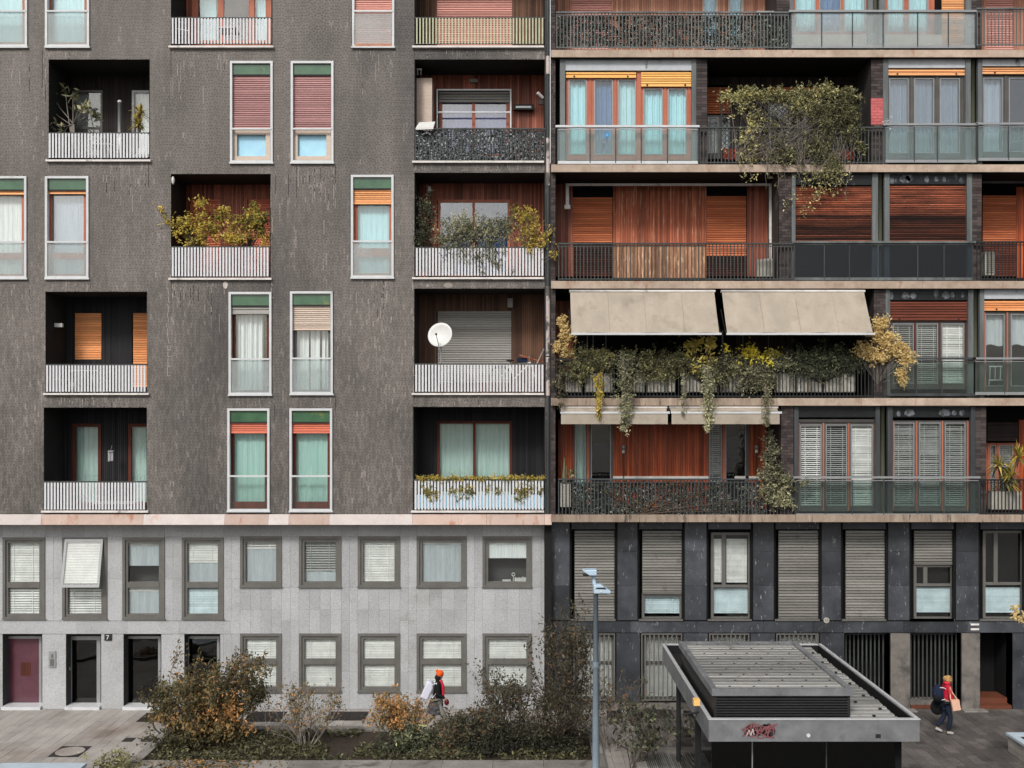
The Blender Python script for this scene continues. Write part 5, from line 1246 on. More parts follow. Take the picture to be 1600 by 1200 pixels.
ac_unit(1194,404,1207,432,.35,'white air conditioner seen end-on behind the rail of the weathered red loggia',side=1)
ac_unit(1539,393,1555,430,.1,'white air conditioner with dark grille in the right corner loggia','dark')
ac_unit(876,756,892,792,-.08,'off-white air conditioner at the left end of the lowest right-hand balcony')
# satellite dish
c_ = P(687.5,523,-.08); t = thing('satellite_dish','round white satellite dish clamped to the railing before the grey shutter','satellite dish',P(689,569,-.05)); mb = MB(); n_ = 28
ax = Vector((-.25,-1,.28)).normalized(); u_ = ax.cross(Vector((0,0,1))).normalized(); v_ = u_.cross(ax)
rings = [[tuple(Vector(c_)+ax*(-.09*(1-(k_/5)**2))+(u_*math.cos(2*math.pi*i/n_)+v_*math.sin(2*math.pi*i/n_))*.37*k_/5) for i in range(n_)] for k_ in range(1,6)]
b0 = len(mb.v); mb.v.append(tuple(Vector(c_)-ax*.09)); [mb.v.extend(r_) for r_ in rings]
for i in range(n_): mb.f.append((b0, b0+1+i, b0+1+(i+1)%n_)); mb.t.append(.5)
for k_ in range(4):
    for i in range(n_): mb.f.append((b0+1+k_*n_+i, b0+1+(k_+1)*n_+i, b0+1+(k_+1)*n_+(i+1)%n_, b0+1+k_*n_+(i+1)%n_)); mb.t.append(.5)
d_ = put('reflector', mb, M['white'], t, smooth=True); md = d_.modifiers.new('thick','SOLIDIFY'); md.thickness = .012
mb = MB(); mb.tube([tuple(Vector(c_)+v_*-.36), tuple(Vector(c_)+ax*.32+v_*-.12)], .01, 5); put('feed_arm', mb, M['rail_blk'], t)
mb = MB(); e_ = Vector(c_)+ax*.33+v_*-.1; mb.ball(tuple(e_), .035,.05,.035, 8, 5); put('receiver', mb, M['rail_blk'], t)
mb = MB(); mb.tube([tuple(Vector(c_)-ax*.1),P(689,548,-.0),P(689,600,-.0)], .02, 6); put('mast', mb, M['alu2'], t)
t = thing('antenna','flat white antenna panel on its bracket at the left end of the leaf-screened railing','antenna',P(665,205,-.1)); mb = MB()
a_ = [P(649.5,200,-.2),P(677,199,-.2),P(680,190,.1),P(655,191,.1)]; mb.add(a_+[(p[0],p[1],p[2]-.05) for p in a_],[(0,1,2,3),(7,6,5,4),(0,4,5,1),(1,5,6,2),(2,6,7,3),(3,7,4,0)]); put('panel', mb, M['white'], t)
mb = MB(); mb.tube([P(667,200,-.12),P(667,209,-.1)],.03,6); mb.tube([P(660,211,-.1),P(667,206,-.1),P(673,211,-.1)],.022,5); put('bracket', mb, M['alu2'], t)
def cyl_lamp(px, py, y, label, m1='rail_blk'):
    t = thing('wall_lamp', label, 'wall lamp', P(px,py+10,y)); mb = MB(); mb.ball(P(px,py-1,y),.06,.06,.075,10,6); put('globe', mb, M['alu2'], t)
    mb = MB(); mb.tube([P(px,py+3,y),P(px,py+8,y)],.045,8); put('holder', mb, M['white'], t); mb = MB(); mb.tube([P(px,py+8,y),P(px,py+52,y)],.012,5); put('pipe', mb, M['rail_blk'], t)
cyl_lamp(974,700,YB-.1,'globe wall lamp at the left of the varnished red wood panel')
cyl_lamp(1182,700,YB-.1,'globe wall lamp at the right beside the climbing ivy')
def small_box(name, label, cat, x0, y0, x1, y1, y, d, m): mb = MB(); mb.pb(x0,y0,x1,y1,y,y+d); o = put(name, mb, M[m], None); tagit(o,label,cat); return o
small_box('wall_lamp','small white box lamp on the side wall of the black loggia with amber shutters','wall lamp',85,505,97,511,.55,.1,'white')
t = thing('wall_lamp','little white oval bulkhead lamp at the top left corner of the reddish loggia','wall lamp',P(271,283,.05)); mb = MB(); mb.ball(P(270.5,282,.06),.05,.06,.12,10,6); put('globe', mb, M['white'], t); mb = MB(); mb.ring(P(270,282,.1),.06,.012,12,'x'); put('rim', mb, M['alu2'], t)
t = thing('lantern','small pale lantern near the ceiling of the loggia with the blue window','lamp',P(671,296,.6)); mb = MB(); mb.tube([P(671,299,.6),P(671,291,.6)],[.07,.035],4); put('shade', mb, M['greysh'], t); mb = MB(); mb.tube([P(671,291,.6),P(671,288,.6)],.01,4); put('hook', mb, M['rail_blk'], t)
t = thing('security_camera','two small cameras mounted above the tall beige cabinet','camera',P(655,118,.4)); mb = MB(); mb.pb(651,107,659,109,.4,.5); put('bracket', mb, M['alu2'], t)
for q in (652.5,657.5): mb = MB(); mb.tube([P(q,109,.4),P(q,117,.4)],.02,6); put('camera_body', mb, M['alu2'], t)
t = thing('security_camera','white camera sticking out at the right end of the red slatted loggia','camera',P(843,152,.3)); mb = MB(); mb.tube([P(840,145,.2),P(848,153,.3)],.045,6); put('camera_body', mb, M['white'], t); mb = MB(); mb.pb(842,154,848,163,.3,.4); put('bracket', mb, M['rail_blk'], t)
t = thing('infrared_heater','long slim black wall heater right of the framed window','heater',P(820,171,YB-.2)); mb = MB(); mb.pb(802,163,834,171,YB-.2,YB-.08); put('casing', mb, M['rail_blk'], t); mb = MB(); mb.pb(806,165.5,830,168.5,YB-.215,YB-.2); put('element', mb, M['alu'], t)
small_box('wall_lamp','grey rectangular lamp above the framed window of the red slatted loggia','wall lamp',734,123,746,128,YB-.12,.1,'greysh')
small_box('wall_lamp','pale box lamp at the top right of the loggia with the satellite dish','wall lamp',793,466,801,480,YB-.2,.15,'greysh')
t = thing('wind_chime','silver tube wind chime hanging on the black wall of the lowest left loggia','wind chime',P(173,700,.9)); mb = MB(); mb.pb(168.5,704,177,706,.85,.95); put('plate', mb, M['alu2'], t)
for q in (169.5,171.7,174,176): mb = MB(); mb.tube([P(q,706,.9),P(q,717+R.uniform(0,5),.9)],.012,5); put('chime_tube', mb, M['white'], t)
mb = MB(); mb.tube([P(173,704,.9),P(175,696,.95)],.006,4); put('cord', mb, M['alu2'], t)
t = thing('wall_pipe','white capped vent pipe standing in the loggia with the yucca','pipe',P(187,245,.8)); mb = MB(); mb.tube([P(187,250,.8),P(187,160,.8)],.055,10); put('pipe', mb, M['alu2'], t, smooth=True); mb = MB(); mb.ball(P(187,159,.8),.065,.065,.05); put('cap', mb, M['white'], t)
def chair(px, py, y, label, m='white', w_=.42, hseat=.44, h=.85, rot=0, name='chair'):
    """py = floor pixel row"""
    b = P(px, py, y); t = thing(name, label, 'chair', b); T = lambda p: (b[0]+p[0]*math.cos(rot)-p[1]*math.sin(rot), b[1]+p[0]*math.sin(rot)+p[1]*math.cos(rot), b[2]+p[2])
    a = w_/2
    for sx in (-1,1):
        for sy in (-1,1): mb = MB(); mb.tube([T((sx*a,sy*a,0)),T((sx*a*.9,sy*a*.9,hseat))],.018,5); put('leg', mb, M[m], t)
    mb = MB(); vs_ = [T((x_,y_,z_)) for z_ in (hseat,hseat+.03) for x_,y_ in ((-a,-a),(a,-a),(a,a),(-a,a))]; mb.add(vs_,[(3,2,1,0),(4,5,6,7),(0,1,5,4),(1,2,6,5),(2,3,7,6),(3,0,4,7)]); put('seat', mb, M[m], t)
    for k_ in range(4): mb = MB(); q = -a+.03+k_*(w_-.06)/3; mb.tube([T((q,a,hseat)),T((q,a+.08,h))],.016,5); put('back_slat', mb, M[m], t)
    mb = MB(); mb.tube([T((-a,a+.08,h)),T((a,a+.08,h))],.02,6); put('top_rail', mb, M[m], t); return t
def table(px, py, y, label, m='white', w_=.9, h=.72):
    b = P(px,py,y); t = thing('table', label, 'table', b); mb = MB(); mb.box(b[0]-w_/2,b[0]+w_/2,y-.3,y+.3,b[2]+h-.03,b[2]+h); put('tabletop', mb, M[m], t)
    for s1 in (-1,1):
        for s2 in (-1,1): mb = MB(); mb.tube([(b[0]+s1*w_*.45,y+s2*.26,b[2]),(b[0]+s1*w_*.3,y+s2*.26,b[2]+h-.03)],.016,5); put('leg', mb, M[m], t)
chair(283,74,.5,'white slatted chair behind the uppermost left railing',h=.85,rot=.5)
table(357,74,.6,'low white table behind the uppermost left railing',w_=.55,h=.5)
table(137,617,.5,'white folding table behind the railing of the black loggia with amber shutters',w_=.75,h=.72)
chair(95,617,.6,'white chair left of the folding table in the loggia with amber shutters',rot=1.2)
table(185,800,.5,'low white table behind the railing of the lowest left loggia',w_=1.2,h=.3)
table(165,252,.6,'white plastic table behind the railing of the loggia with the yucca',w_=.6,h=.45)
table(1192,78,.3,'round-edged white table top showing above the uppermost leaf screen',w_=.5,h=1.02)
chair(1556,618,.9,'white plastic tub chair behind the glass guard at the right edge',rot=2.9,w_=.5)
chair(1590,247,.6,'grey metal garden chair behind the glass guard of the top right bay','alu2',rot=2.6)
def bicycle(b, s, label, mt='white', r=.33, ang=0.):
    """b = ground point under the rear wheel; runs along +X*s"""
    t = thing('bicycle', label, 'bicycle', b); T = lambda u, z, y_=0: (b[0]+u*s*math.cos(ang), b[1]+y_+u*s*math.sin(ang), b[2]+z)
    for u in (0,1.02):
        mb = MB(); c0 = T(u, r); pts = [(c0[0]+r*math.cos(a)*math.cos(ang), c0[1]+r*math.cos(a)*math.sin(ang), c0[2]+r*math.sin(a)) for a in np.linspace(0,2*math.pi,25)]
        mb.tube(pts,.02,6,cap=False); wh = put('wheel', mb, M['rail_blk'], t); q = MB()
        for a in np.linspace(0,math.pi,8)[:-1]: q.tube([(c0[0]+r*math.cos(a)*math.cos(ang),c0[1]+r*math.cos(a)*math.sin(ang),c0[2]+r*math.sin(a)),(c0[0]-r*math.cos(a)*math.cos(ang),c0[1]-r*math.cos(a)*math.sin(ang),c0[2]-r*math.sin(a))],.003,3)
        put('spoke', q, M['alu2'], wh, kind='stuff')
    mb = MB(); A_, B_, C_, Dd = T(.38,.28), T(.3,.72), T(.88,.78), T(1.02,r)
    for p, q in ((A_,B_),(A_,C_),(B_,C_),(C_,Dd),(T(0,r),A_),(T(0,r),B_)): mb.tube([p,q],.018,6)
    put('bicycle_frame', mb, M[mt], t); mb = MB(); mb.ball(T(.28,.84),.12,.06,.03,8,5); mb.tube([B_,T(.28,.83)],.013,5); put('saddle', mb, M['rail_blk'], t)
    mb = MB(); mb.tube([C_,T(.84,.95)],.014,5); mb.tube([T(.84,.95,-.25),T(.9,.97,-.1),T(.9,.97,.1),T(.84,.95,.25)],.014,5); put('handlebar', mb, M['alu2'], t); return t
bb = P(782,608,.45); bicycle(bb, 1, 'white bicycle parked behind the railing of the loggia with the satellite dish')
small_box('storage_bag','dark blue bag piled on the handlebars beside the satellite dish loggia bicycle','bag',808,559,824,566,.4,.2,'navy')
for i, (a,b_,c2,d2,mm,ll) in enumerate(((812,555,848,566,'woodfr','thin brown stick leaning over the bicycle at the right end of the dish loggia'),(838,570,850,545,'alu2','pale pole leaning in the right corner of the dish loggia'))):
    mb = MB(); mb.tube([P(a,b_,.3),P(c2,d2,.5)],.02,5); o = put('pole', mb, M[mm], None); tagit(o,ll,'stick')

# =================================================================== STREET
def G(px, py, z=0.):   # ground point (at height z) seen at this pixel
    d = (H-z)*F/(py-CY); return ((px-CX)*d/F, d-D, z)
# planter bed
PX0, PX1, PY0, PY1 = -9.25, 1.75, -4.75, -2.3
t = thing('planter_bed','long low concrete planter full of autumn shrubs along the pavement','planter',((PX0+PX1)/2,(PY0+PY1)/2,0))
def wallseg(x0,x1,y0,y1,h,n,nm='kerb_stone'):
    lx = abs(x1-x0) > abs(y1-y0)
    for i in range(n):
        a, b_ = i/n, (i+1)/n; mb = MB()
        if lx: mb.box(x0+(x1-x0)*a+.004, x0+(x1-x0)*b_-.004, y0, y1, 0, h+R.uniform(-.004,.004), R.random())
        else: mb.box(x0, x1, y0+(y1-y0)*a+.004, y0+(y1-y0)*b_-.004, 0, h+R.uniform(-.004,.004), R.random())
        put(nm, mb, M['conc'], t)
wallseg(PX0,PX1,PY1,PY1+.28,.26,9); wallseg(PX0,PX1,PY0-.62,PY0,.24,9); wallseg(PX0-.28,PX0,PY0-.62,PY1+.28,.25,3); wallseg(PX1,PX1+.28,PY0-.62,PY1+.28,.25,3)
mb = MB(); n1, n2 = 60, 14
for i in range(n1):
    for j in range(n2):
        f_ = lambda a, b_: (PX0+(PX1-PX0)*a/n1, PY0+(PY1-PY0)*b_/n2, .12+.09*float(vnoise(a*.9,b_*.9,.5)))
        mb.quad(f_(i,j),f_(i+1,j),f_(i+1,j+1),f_(i,j+1))
so_ = put('soil', mb, M['soil'], t)
n_ = 9000; c_ = np.stack([NR.uniform(PX0+.1,PX1-.1,n_),NR.uniform(PY0+.05,PY1-.05,n_),NR.uniform(.16,.3,n_)],1); c_ = c_[vnoise(c_[:,0],c_[:,1],1.3) > .3]
o = put('ground_cover', leaf_geo(c_,.06,np.clip(NR.beta(1.3,2.6,len(c_))*.75,0,1),1.2,.1), LF['olive'], None, kind='stuff'); o['label'] = 'low green and yellow ground cover and fallen leaves in the concrete planter'; o['category'] = 'ground cover'
n_ = 420; c_ = np.stack([NR.normal(-7.6,.8,n_),NR.uniform(PY0-.6,PY0-.02,n_),NR.uniform(.25,.27,n_)],1)
o = put('fallen_leaves', leaf_geo(c_,.05,NR.rand(n_),1.5,0), LF['autumn'], None, kind='stuff'); o['label'] = 'brown fallen leaves lying on the planter kerb before the big shrub'; o['category'] = 'leaves'
def B(px, y, z=.2): return (X(px,y), y, z)
bush('shrub','large bushy golden and green shrub at the left end of the planter',B(325,-3.4),26,1.0,.026,3,'autumn',7600,.05,wid=1.6,spread=.42,up=.4,sig=.07,tone=.44,extra=[(X(335,-3.6),-3.6,1.0,.9,.6,.5,1800,.74),(X(325,-3.4),-3.4,.8,1.2,.7,.55,3200,.5),(X(300,-3.6),-3.6,.45,1.0,.5,.35,2000,.2),(X(255,-3.3),-3.3,1.45,.35,.3,.35,500,.3),(X(395,-3.3),-3.3,1.5,.4,.3,.35,600,.3)])
bush('shrub','thin nearly bare shrub with a few orange leaves, second from the left in the planter',B(478,-3.5),18,.75,.014,3,'autumn',1300,.04,bark='twig',wid=1.5,spread=.5,up=.25,tone=.55)
bush('shrub','bright yellow-orange leaved shrub just left of the walker in the orange hat',B(628,-3.5),18,.62,.014,3,'autumn',1700,.05,bark='twigdk',wid=1.1,spread=.45,up=.3,tone=.72,extra=[(X(622,-3.5),-3.5,1.0,.42,.4,.42,420,.8)])
bush('shrub','low dark green bush under the yellow-orange one',B(650,-3.9),14,.3,.012,2,'dark',1500,.045,wid=1.8,extra=[(X(640,-3.9),-3.9,.3,.9,.4,.2,1500,.4)])
bush('shrub','wide mottled brown and green shrub in front of the walker in the orange hat',B(738,-3.6),22,.5,.012,3,'brownish',2200,.045,wid=1.5,spread=.5,up=.22,tone=.55,extra=[(X(735,-3.6),-3.6,.6,.75,.5,.42,1800,.5),(X(700,-3.8),-3.8,.45,.5,.4,.28,700,.7),(X(770,-4.0),-4.0,.35,.8,.4,.3,2200,.15)])
bush('shrub','tall open shrub with dark leaves before the last granite windows',B(800,-3.4),18,.88,.015,3,'brownish',2000,.042,wid=.9,spread=.42,up=.4,tone=.5,extra=[(X(800,-3.6),-3.6,.5,.9,.5,.38,2600,.35)])
bush('shrub','dense dark twiggy thicket left of the street lamp',B(868,-3.8),26,.8,.014,3,'brownish',2400,.042,wid=1.4,spread=.5,up=.3,tone=.42,extra=[(X(860,-3.9),-3.9,.45,1.0,.5,.42,3200,.3)])
bush('small_tree','slender leggy sapling with sparse dark leaves, tallest plant beside the street lamp',B(893,-3.6),11,1.55,.018,3,'brownish',2300,.05,wid=.4,spread=.34,up=.5,tone=.5,cat='tree',sig=.05)
bush('shrub','tangled mostly bare shrub behind the lamp post',B(950,-3.5),16,.8,.011,3,'brownish',800,.05,bark='twig',wid=1.2,spread=.5,up=.35,tone=.6)
bush('shrub','leafy dark branch sprawling right of the lamp post towards the kiosk',B(990,-4.9,.05),11,.8,.012,3,'dark',650,.06,wid=1.3,spread=.5,up=.2,tone=.3,lean=(.4,0))
plant('shrub','small rounded green juniper at the bottom left corner of the paving','shrub',(X(183,-5.2),-5.2,0.),[(X(183,-5.2),-5.2,.1,.62,.45,.42,2600,.5)],.045,'olive',nst=20,sig=.06)
n_ = 900; c_ = np.stack([NR.uniform(X(-80,-5),X(24,-5),n_),NR.uniform(-6.3,-5.15,n_),NR.uniform(.02,.16,n_)],1)
o = put('ground_cover', leaf_geo(c_,.05,NR.rand(n_),1.,.1), LF['autumn'], None, kind='stuff'); o['label'] = 'yellow-brown low planting in the bottom left corner'; o['category'] = 'ground cover'
# foreground kerb and bluish slab lower left
mb = MB(); mb.box(-19,X(165,-4.9),-5.12,-4.92,0,.1); o = put('kerb', mb, M['conc'], None); tagit(o,'rough low stone kerb at the lower left edge of the paving','kerb')
t = thing('stone_bench','pale blue-grey stone bench top at the bottom left corner','bench',(-11.2,-6.2,0)); mb = MB(); mb.box(-12.25,-10.25,-6.5,-5.55,.36,.44); put('seat', mb, M['kerbblue'], t)
for q in (-12.0,-10.7): mb = MB(); mb.box(q,q+.2,-6.4,-5.65,0,.36); put('support', mb, M['conc'], t)
# manhole, grates
def floor_plate(name,label,cat,px0,py0,px1,py1,m='iron',bars=0,z=.006):
    a, b_ = G(px0,py1), G(px1,py1); y1_ = G(0,py0)[1]; y0_ = a[1]; x0_ = a[0]; x1_ = b_[0]
    t = thing(name,label,cat,((x0_+x1_)/2,(y0_+y1_)/2,0)); mb = MB(); mb.box(x0_,x1_,y0_,y1_,-.02,z); put('frame', mb, M[m], t)
    for i in range(bars): mb = MB(); xx_ = x0_+.04+(x1_-x0_-.08)*(i+.5)/bars; mb.box(xx_-.012,xx_+.012,y0_+.04,y1_-.04,z,z+.012,R.random()); put('grate_bar', mb, M['zinc'] if m == 'conc' else M['iron'], t)
    return t, (x0_,x1_,y0_,y1_)
t, q = floor_plate('manhole','square manhole with a round pale stone centre in the left paving','manhole cover',74,1166,122,1183)
mb = MB(); cx_, cy_ = (q[0]+q[1])/2, (q[2]+q[3])/2; r_ = min(q[1]-q[0],q[3]-q[2])*.46; n_ = 22
tp_ = [(cx_+r_*math.cos(2*math.pi*i/n_), cy_+r_*math.sin(2*math.pi*i/n_), .014) for i in range(n_)]; mb.add(tp_+[(p[0],p[1],.004) for p in tp_], [tuple(range(n_))]+[(i,n_+i,n_+(i+1)%n_,(i+1)%n_) for i in range(n_)]); put('cover', mb, M['pave'], t)
floor_plate('floor_grate','dark cellar grate at the wall left of the big shrub','grate',212,1114,268,1128,bars=16)
floor_plate('floor_grate','dark cellar grate at the wall right of the big shrub','grate',380,1112,437,1128,bars=16)
floor_plate('floor_grate','dark cellar grate at the wall below the third square window','grate',507,1112,570,1126,bars=16)
floor_plate('floor_grate','dark cellar grate at the wall behind the lamp post','grate',950,1110,1000 if 0 else 974,1123,bars=10)
floor_plate('floor_grate','dark cellar grate at the wall just left of the kiosk','grate',1006,1108,1056,1123,bars=14)
floor_plate('utility_cover','small dark square cover left of the bicycle wheel','utility cover',190,1153,206,1159)
floor_plate('utility_cover','small mossy cover nearest to the bicycle wheel','utility cover',219,1153,236,1159)
bicycle((X(258,-1.9),-1.9,0), 1, 'dark bicycle half hidden behind the big golden shrub', 'rail_blk')
# grating platform left of kiosk
t = thing('vent_grating','long metal ventilation grating set in a concrete kerb left of the kiosk','grating',(X(1070,-4.9),-4.9,0))
mb = MB(); mb.box(2.75,7.4,-4.2,-3.95,0,.3); put('kerb_stone', mb, M['conc'], t); mb = MB(); mb.box(2.75,3.0,-8,-4.2,0,.3); put('kerb_stone', mb, M['conc'], t)
for i in range(30): mb = MB(); q = 3.04+i*.05; mb.box(q,q+.022,-7.5,-4.25,.2,.25,R.random()); put('grate_bar', mb, M['zinc'], t)
mb = MB(); mb.box(3.0,4.6,-8,-4.2,.02,.1); put('pit', mb, M['black'], t)

# ---- kiosk
KX0, KX1, KY0, KY1 = 3.46, 7.36, -10.83, -4.5
t = thing('kiosk','grey flat-roofed metal station kiosk with slatted roof and black louvred box on top','kiosk',((KX0+KX1)/2,(KY0+KY1)/2,0))
K = t; zt_, zb_ = 3.0, 2.6
def kb(nm, x0, x1, y0, y1, z0, z1, m, tone=.5, par=None, **k): mb = MB(); mb.box(x0,x1,y0,y1,z0,z1,tone); return put(nm, mb, M[m], par or K, **k)
fz = kb('fascia', KX0, KX1, KY0, KY0+.09, zb_, zt_, 'fascia')
kb('fascia', KX0, KX0+.08, KY0+.09, KY1, zb_, zt_, 'fascia'); kb('fascia', KX1-.08, KX1, KY0+.09, KY1, zb_, zt_, 'fascia'); kb('fascia', KX0+.08, KX1-.08, KY1-.08, KY1, zb_, zt_, 'fascia')
kb('roof_edge', KX0-.01, KX1+.01, KY0-.012, KY0+.07, zt_+.001, zt_+.022, 'edge'); kb('roof_edge', KX0-.01, KX0+.06, KY0+.11, KY1, zt_+.001, zt_+.022, 'edge'); kb('roof_edge', KX1-.06, KX1+.01, KY0+.11, KY1, zt_+.001, zt_+.022, 'edge'); kb('roof_edge', KX0+.1, KX1-.1, KY1-.09, KY1+.01, zt_+.001, zt_+.022, 'edge')
kb('inner_shade_strip', KX1-.1, KX1-.081, KY0+.1, KY1-.1, zb_+.2, zt_-.005, 'louvre', .3); kb('inner_shade_strip', KX0+.081, KX0+.1, KY0+.1, KY1-.1, zb_+.2, zt_-.005, 'louvre', .3); kb('inner_shade_strip', KX0+.1, KX1-.1, KY1-.11, KY1-.091, zb_+.2, zt_-.005, 'louvre', .3)  # black strips added as painted shade inside the fascia
kb('roof_deck', KX0+.08, KX1-.08, KY0+.09, KY1-.08, zb_+.05, zb_+.2, 'louvre')
IX0, IX1, IY0, IY1 = 3.62, 6.18, -10.45, -6.5
y_ = KY0+.2; i = 0
while y_ < KY1-.25:       # roof slats of the low roof, cut by the box
    for a, b_ in ((KX0+.1, IX0-.04),(IX1+.03, KX1-.28+R.uniform(-.02,.02))):
        if b_-a > .05: mb = MB(); mb.add([(a,y_,zt_-.12),(b_,y_,zt_-.12),(b_,y_+.13,zt_-.09),(a,y_+.13,zt_-.09),(a,y_+.02,zt_-.04),(b_,y_+.02,zt_-.04),(b_,y_+.15,zt_-.035),(a,y_+.15,zt_-.035)],[(0,3,2,1),(4,5,6,7),(0,1,5,4),(1,2,6,5),(2,3,7,6),(3,0,4,7)],R.random()); put('roof_slat', mb, M['zinc'], K)
    if i % 2 == 0:
        mb = MB(); xx_ = IX1+.4+R.uniform(-.03,.03)+(i%4)*.15; mb.box(xx_,xx_+.05,y_+.1,y_+.15,zt_-.03,zt_+.0); put('roof_clip', mb, M['louvre'], K)
    y_ += .235; i += 1
zi0, zi1 = zt_-.12, 3.5
bx_ = kb('vent_box', IX0, IX1, IY0, IY1, zi0, zi1-.12, 'louvre')
for j in range(9): kb('louvre_blade', IX0+.05, IX1-.05, IY0-.06, IY0-.004, zi0+.06+j*.05, zi0+.075+j*.05, 'louvre', 1.3, bx_)
for x_ in (IX0-.0, IX1-.05): kb('corner_post', x_, x_+.05, IY0-.05, IY0-.003, zi0, zi1-.12, 'louvre', .7, bx_)
kb('box_frame', IX0-.05, IX1+.05, IY0-.1, IY0, zi1-.13, zi1, 'fascia'); kb('box_frame', IX0-.05, IX0+.06, IY0, IY1, zi1-.13, zi1, 'fascia'); kb('box_frame', IX1-.06, IX1+.05, IY0, IY1, zi1-.13, zi1, 'fascia'); kb('box_frame', IX0-.05, IX1+.05, IY1, IY1+.06, zi1-.13, zi1, 'fascia')
y_ = IY0+.05; i = 0
while y_ < IY1-.2:
    mb = MB(); a, b_ = IX0+.07, IX1-.07; mb.add([(a,y_,zi1-.1),(b_,y_,zi1-.1),(b_,y_+.15,zi1-.07),(a,y_+.15,zi1-.07),(a,y_+.02,zi1-.035),(b_,y_+.02,zi1-.035),(b_,y_+.15,zi1-.03),(a,y_+.15,zi1-.03)],[(0,3,2,1),(4,5,6,7),(0,1,5,4),(1,2,6,5),(2,3,7,6),(3,0,4,7)],R.random()); put('roof_slat', mb, M['zinc'], K)
    if i % 2 == 0:
        for j in range(5): mb = MB(); xx_ = a+.25+j*.46+(i%4)*.1; mb.box(xx_,xx_+.04,y_+.12,y_+.145,zi1-.028,zi1-.018); put('roof_clip', mb, M['louvre'], K)
    y_ += .228; i += 1
# walls below the roof
kb('wall', KX0+.15, KX1-.15, KY0+.5, KY0+.56, 0, zb_, 'black'); kb('wall', KX1-.25, KX1-.2, KY0+.56, KY1-.3, 0, zb_, 'black')
for a, b_ in ((KX0+.13,4.35),(4.37,5.75),(5.77,KX1-.3)): mb = MB(); mb.box(a,b_,KY0+.44,KY0+.455,0,zb_-.02); put('glass_panel', mb, M['pane_dark'], K)
kb('mullion', 4.35, 4.37, KY0+.42, KY0+.44, 0, zb_-.01, 'alu2'); kb('mullion', 5.75, 5.77, KY0+.42, KY0+.44, 0, zb_-.01, 'rail')
for y_ in (KY0+.7, -7.6, KY1-.4): kb('post', KX0+.3, KX0+.42, y_, y_+.12, 0, zb_, 'rail_blk')
mb = MB(); mb.box(KX0+.35,KX0+.365,-7.4,KY1-.5,.1,zb_-.1); put('glass_panel', mb, M['pane_dark'], K)
mb = MB(); mb.box(KX0+1.6,KX0+1.65,KY0+.6,KY1-.4,0,zb_); put('inner_wall', mb, M['black'], K)
mb = MB(); mb.box(KX0+.45,KX0+.7,-10,-5,.3,.5); put('ramp_rail', mb, M['rail_blk'], K)
mb = MB(); mb.box(KX0-.12,KX0-.0,-9.9,-9.75,zt_+.0,zt_+.12); ml = put('signal_lamp', mb, M['yellow'], K)
mb = MB(); mb.tube([(KX0-.02,-9.9,zt_-.12),(KX0-.35,-10.0,zt_-.14)],.02,6); mb.tube([(KX0-.06,-9.9,zt_-.15),(KX0-.16,-9.95,zt_-.4),(KX0-.28,-9.95,zt_-.34),(KX0-.2,-9.92,zt_-.2)],.012,5); put('cable_bracket', mb, M['rail_blk'], K)
# tag-like graffiti strokes, disc and patch on the fascia
yf_ = KY0-.004; sx_ = lambda px: (px-CX)*(D+KY0)/F; sz_ = lambda py: H-(py-CY)*(D+KY0)/F
def stroke(pts, wd, m, yy_):
    mb = MB()
    for (a,b_),(c2,d2) in zip(pts,pts[1:]):
        dx, dz = c2-a, d2-b_; L_ = math.hypot(dx,dz) or 1; nx_, nz_ = -dz/L_*wd, dx/L_*wd
        q = [(sx_(a-nx_),yy_,sz_(b_-nz_)),(sx_(c2-nx_),yy_,sz_(d2-nz_)),(sx_(c2+nx_),yy_,sz_(d2+nz_)),(sx_(a+nx_),yy_,sz_(b_+nz_))]; mb.quad(*q)
    return put('spray_stroke', mb, m, fz, kind='stuff')
for k_ in range(5): stroke([(1168+R.uniform(-6,6)+i*5, 1141+R.uniform(-10,10)) for i in range(9)], 2.4, M['graf_k'], yf_-.001*k_)
for k_ in range(5): stroke([(1163+i*5.8+R.uniform(-5,5), 1141+R.uniform(-12,12)) for i in range(9)], .75, M['graf_r'], yf_-.006-.001*k_)
stroke([(1166,1150),(1170,1140),(1173,1149),(1176,1138),(1178,1148)], .45, M['sill'], yf_-.014)
mb = MB(); mb.tube([(sx_(1263),yf_-.01,sz_(1149)),(sx_(1263),yf_+.002,sz_(1149))],.036,14); dk = put('round_sticker', mb, M['white'], fz); 
mb = MB(); mb.box(sx_(1368),sx_(1376),yf_-.004,yf_,sz_(1153),sz_(1147)); put('patch', mb, M['graf_k'], fz)
# bench / timber planter lower right
t = thing('timber_planter','weathered timber-sided planter with pale top edge in the lower right corner','planter',(14.2,-3.5,0))
a, b_ = G(1575,1148,.45), G(1640,1190,.45); x_ = a[0]; 
for j in range(3): mb = MB(); mb.box(x_,x_+.05,-7.5,a[1],.02+j*.14,.15+j*.14,R.random()); put('plank', mb, M['conc'], t)
for j in range(3): mb = MB(); mb.box(x_+.05,x_+2.4,a[1]-.05,a[1],.02+j*.14,.15+j*.14,R.random()); put('plank', mb, M['conc'], t)
mb = MB(); mb.box(x_-.04,x_+.14,-7.5,a[1]+.04,.44,.5); put('rim_board', mb, M['kerbblue'], t); mb = MB(); mb.box(x_+.14,x_+2.4,a[1]-.14,a[1]+.04,.44,.5); put('rim_board', mb, M['kerbblue'], t)
mb = MB(); mb.box(x_+.1,x_+2.4,-7.5,a[1]-.1,.2,.4); put('soil', mb, M['soil'], t)
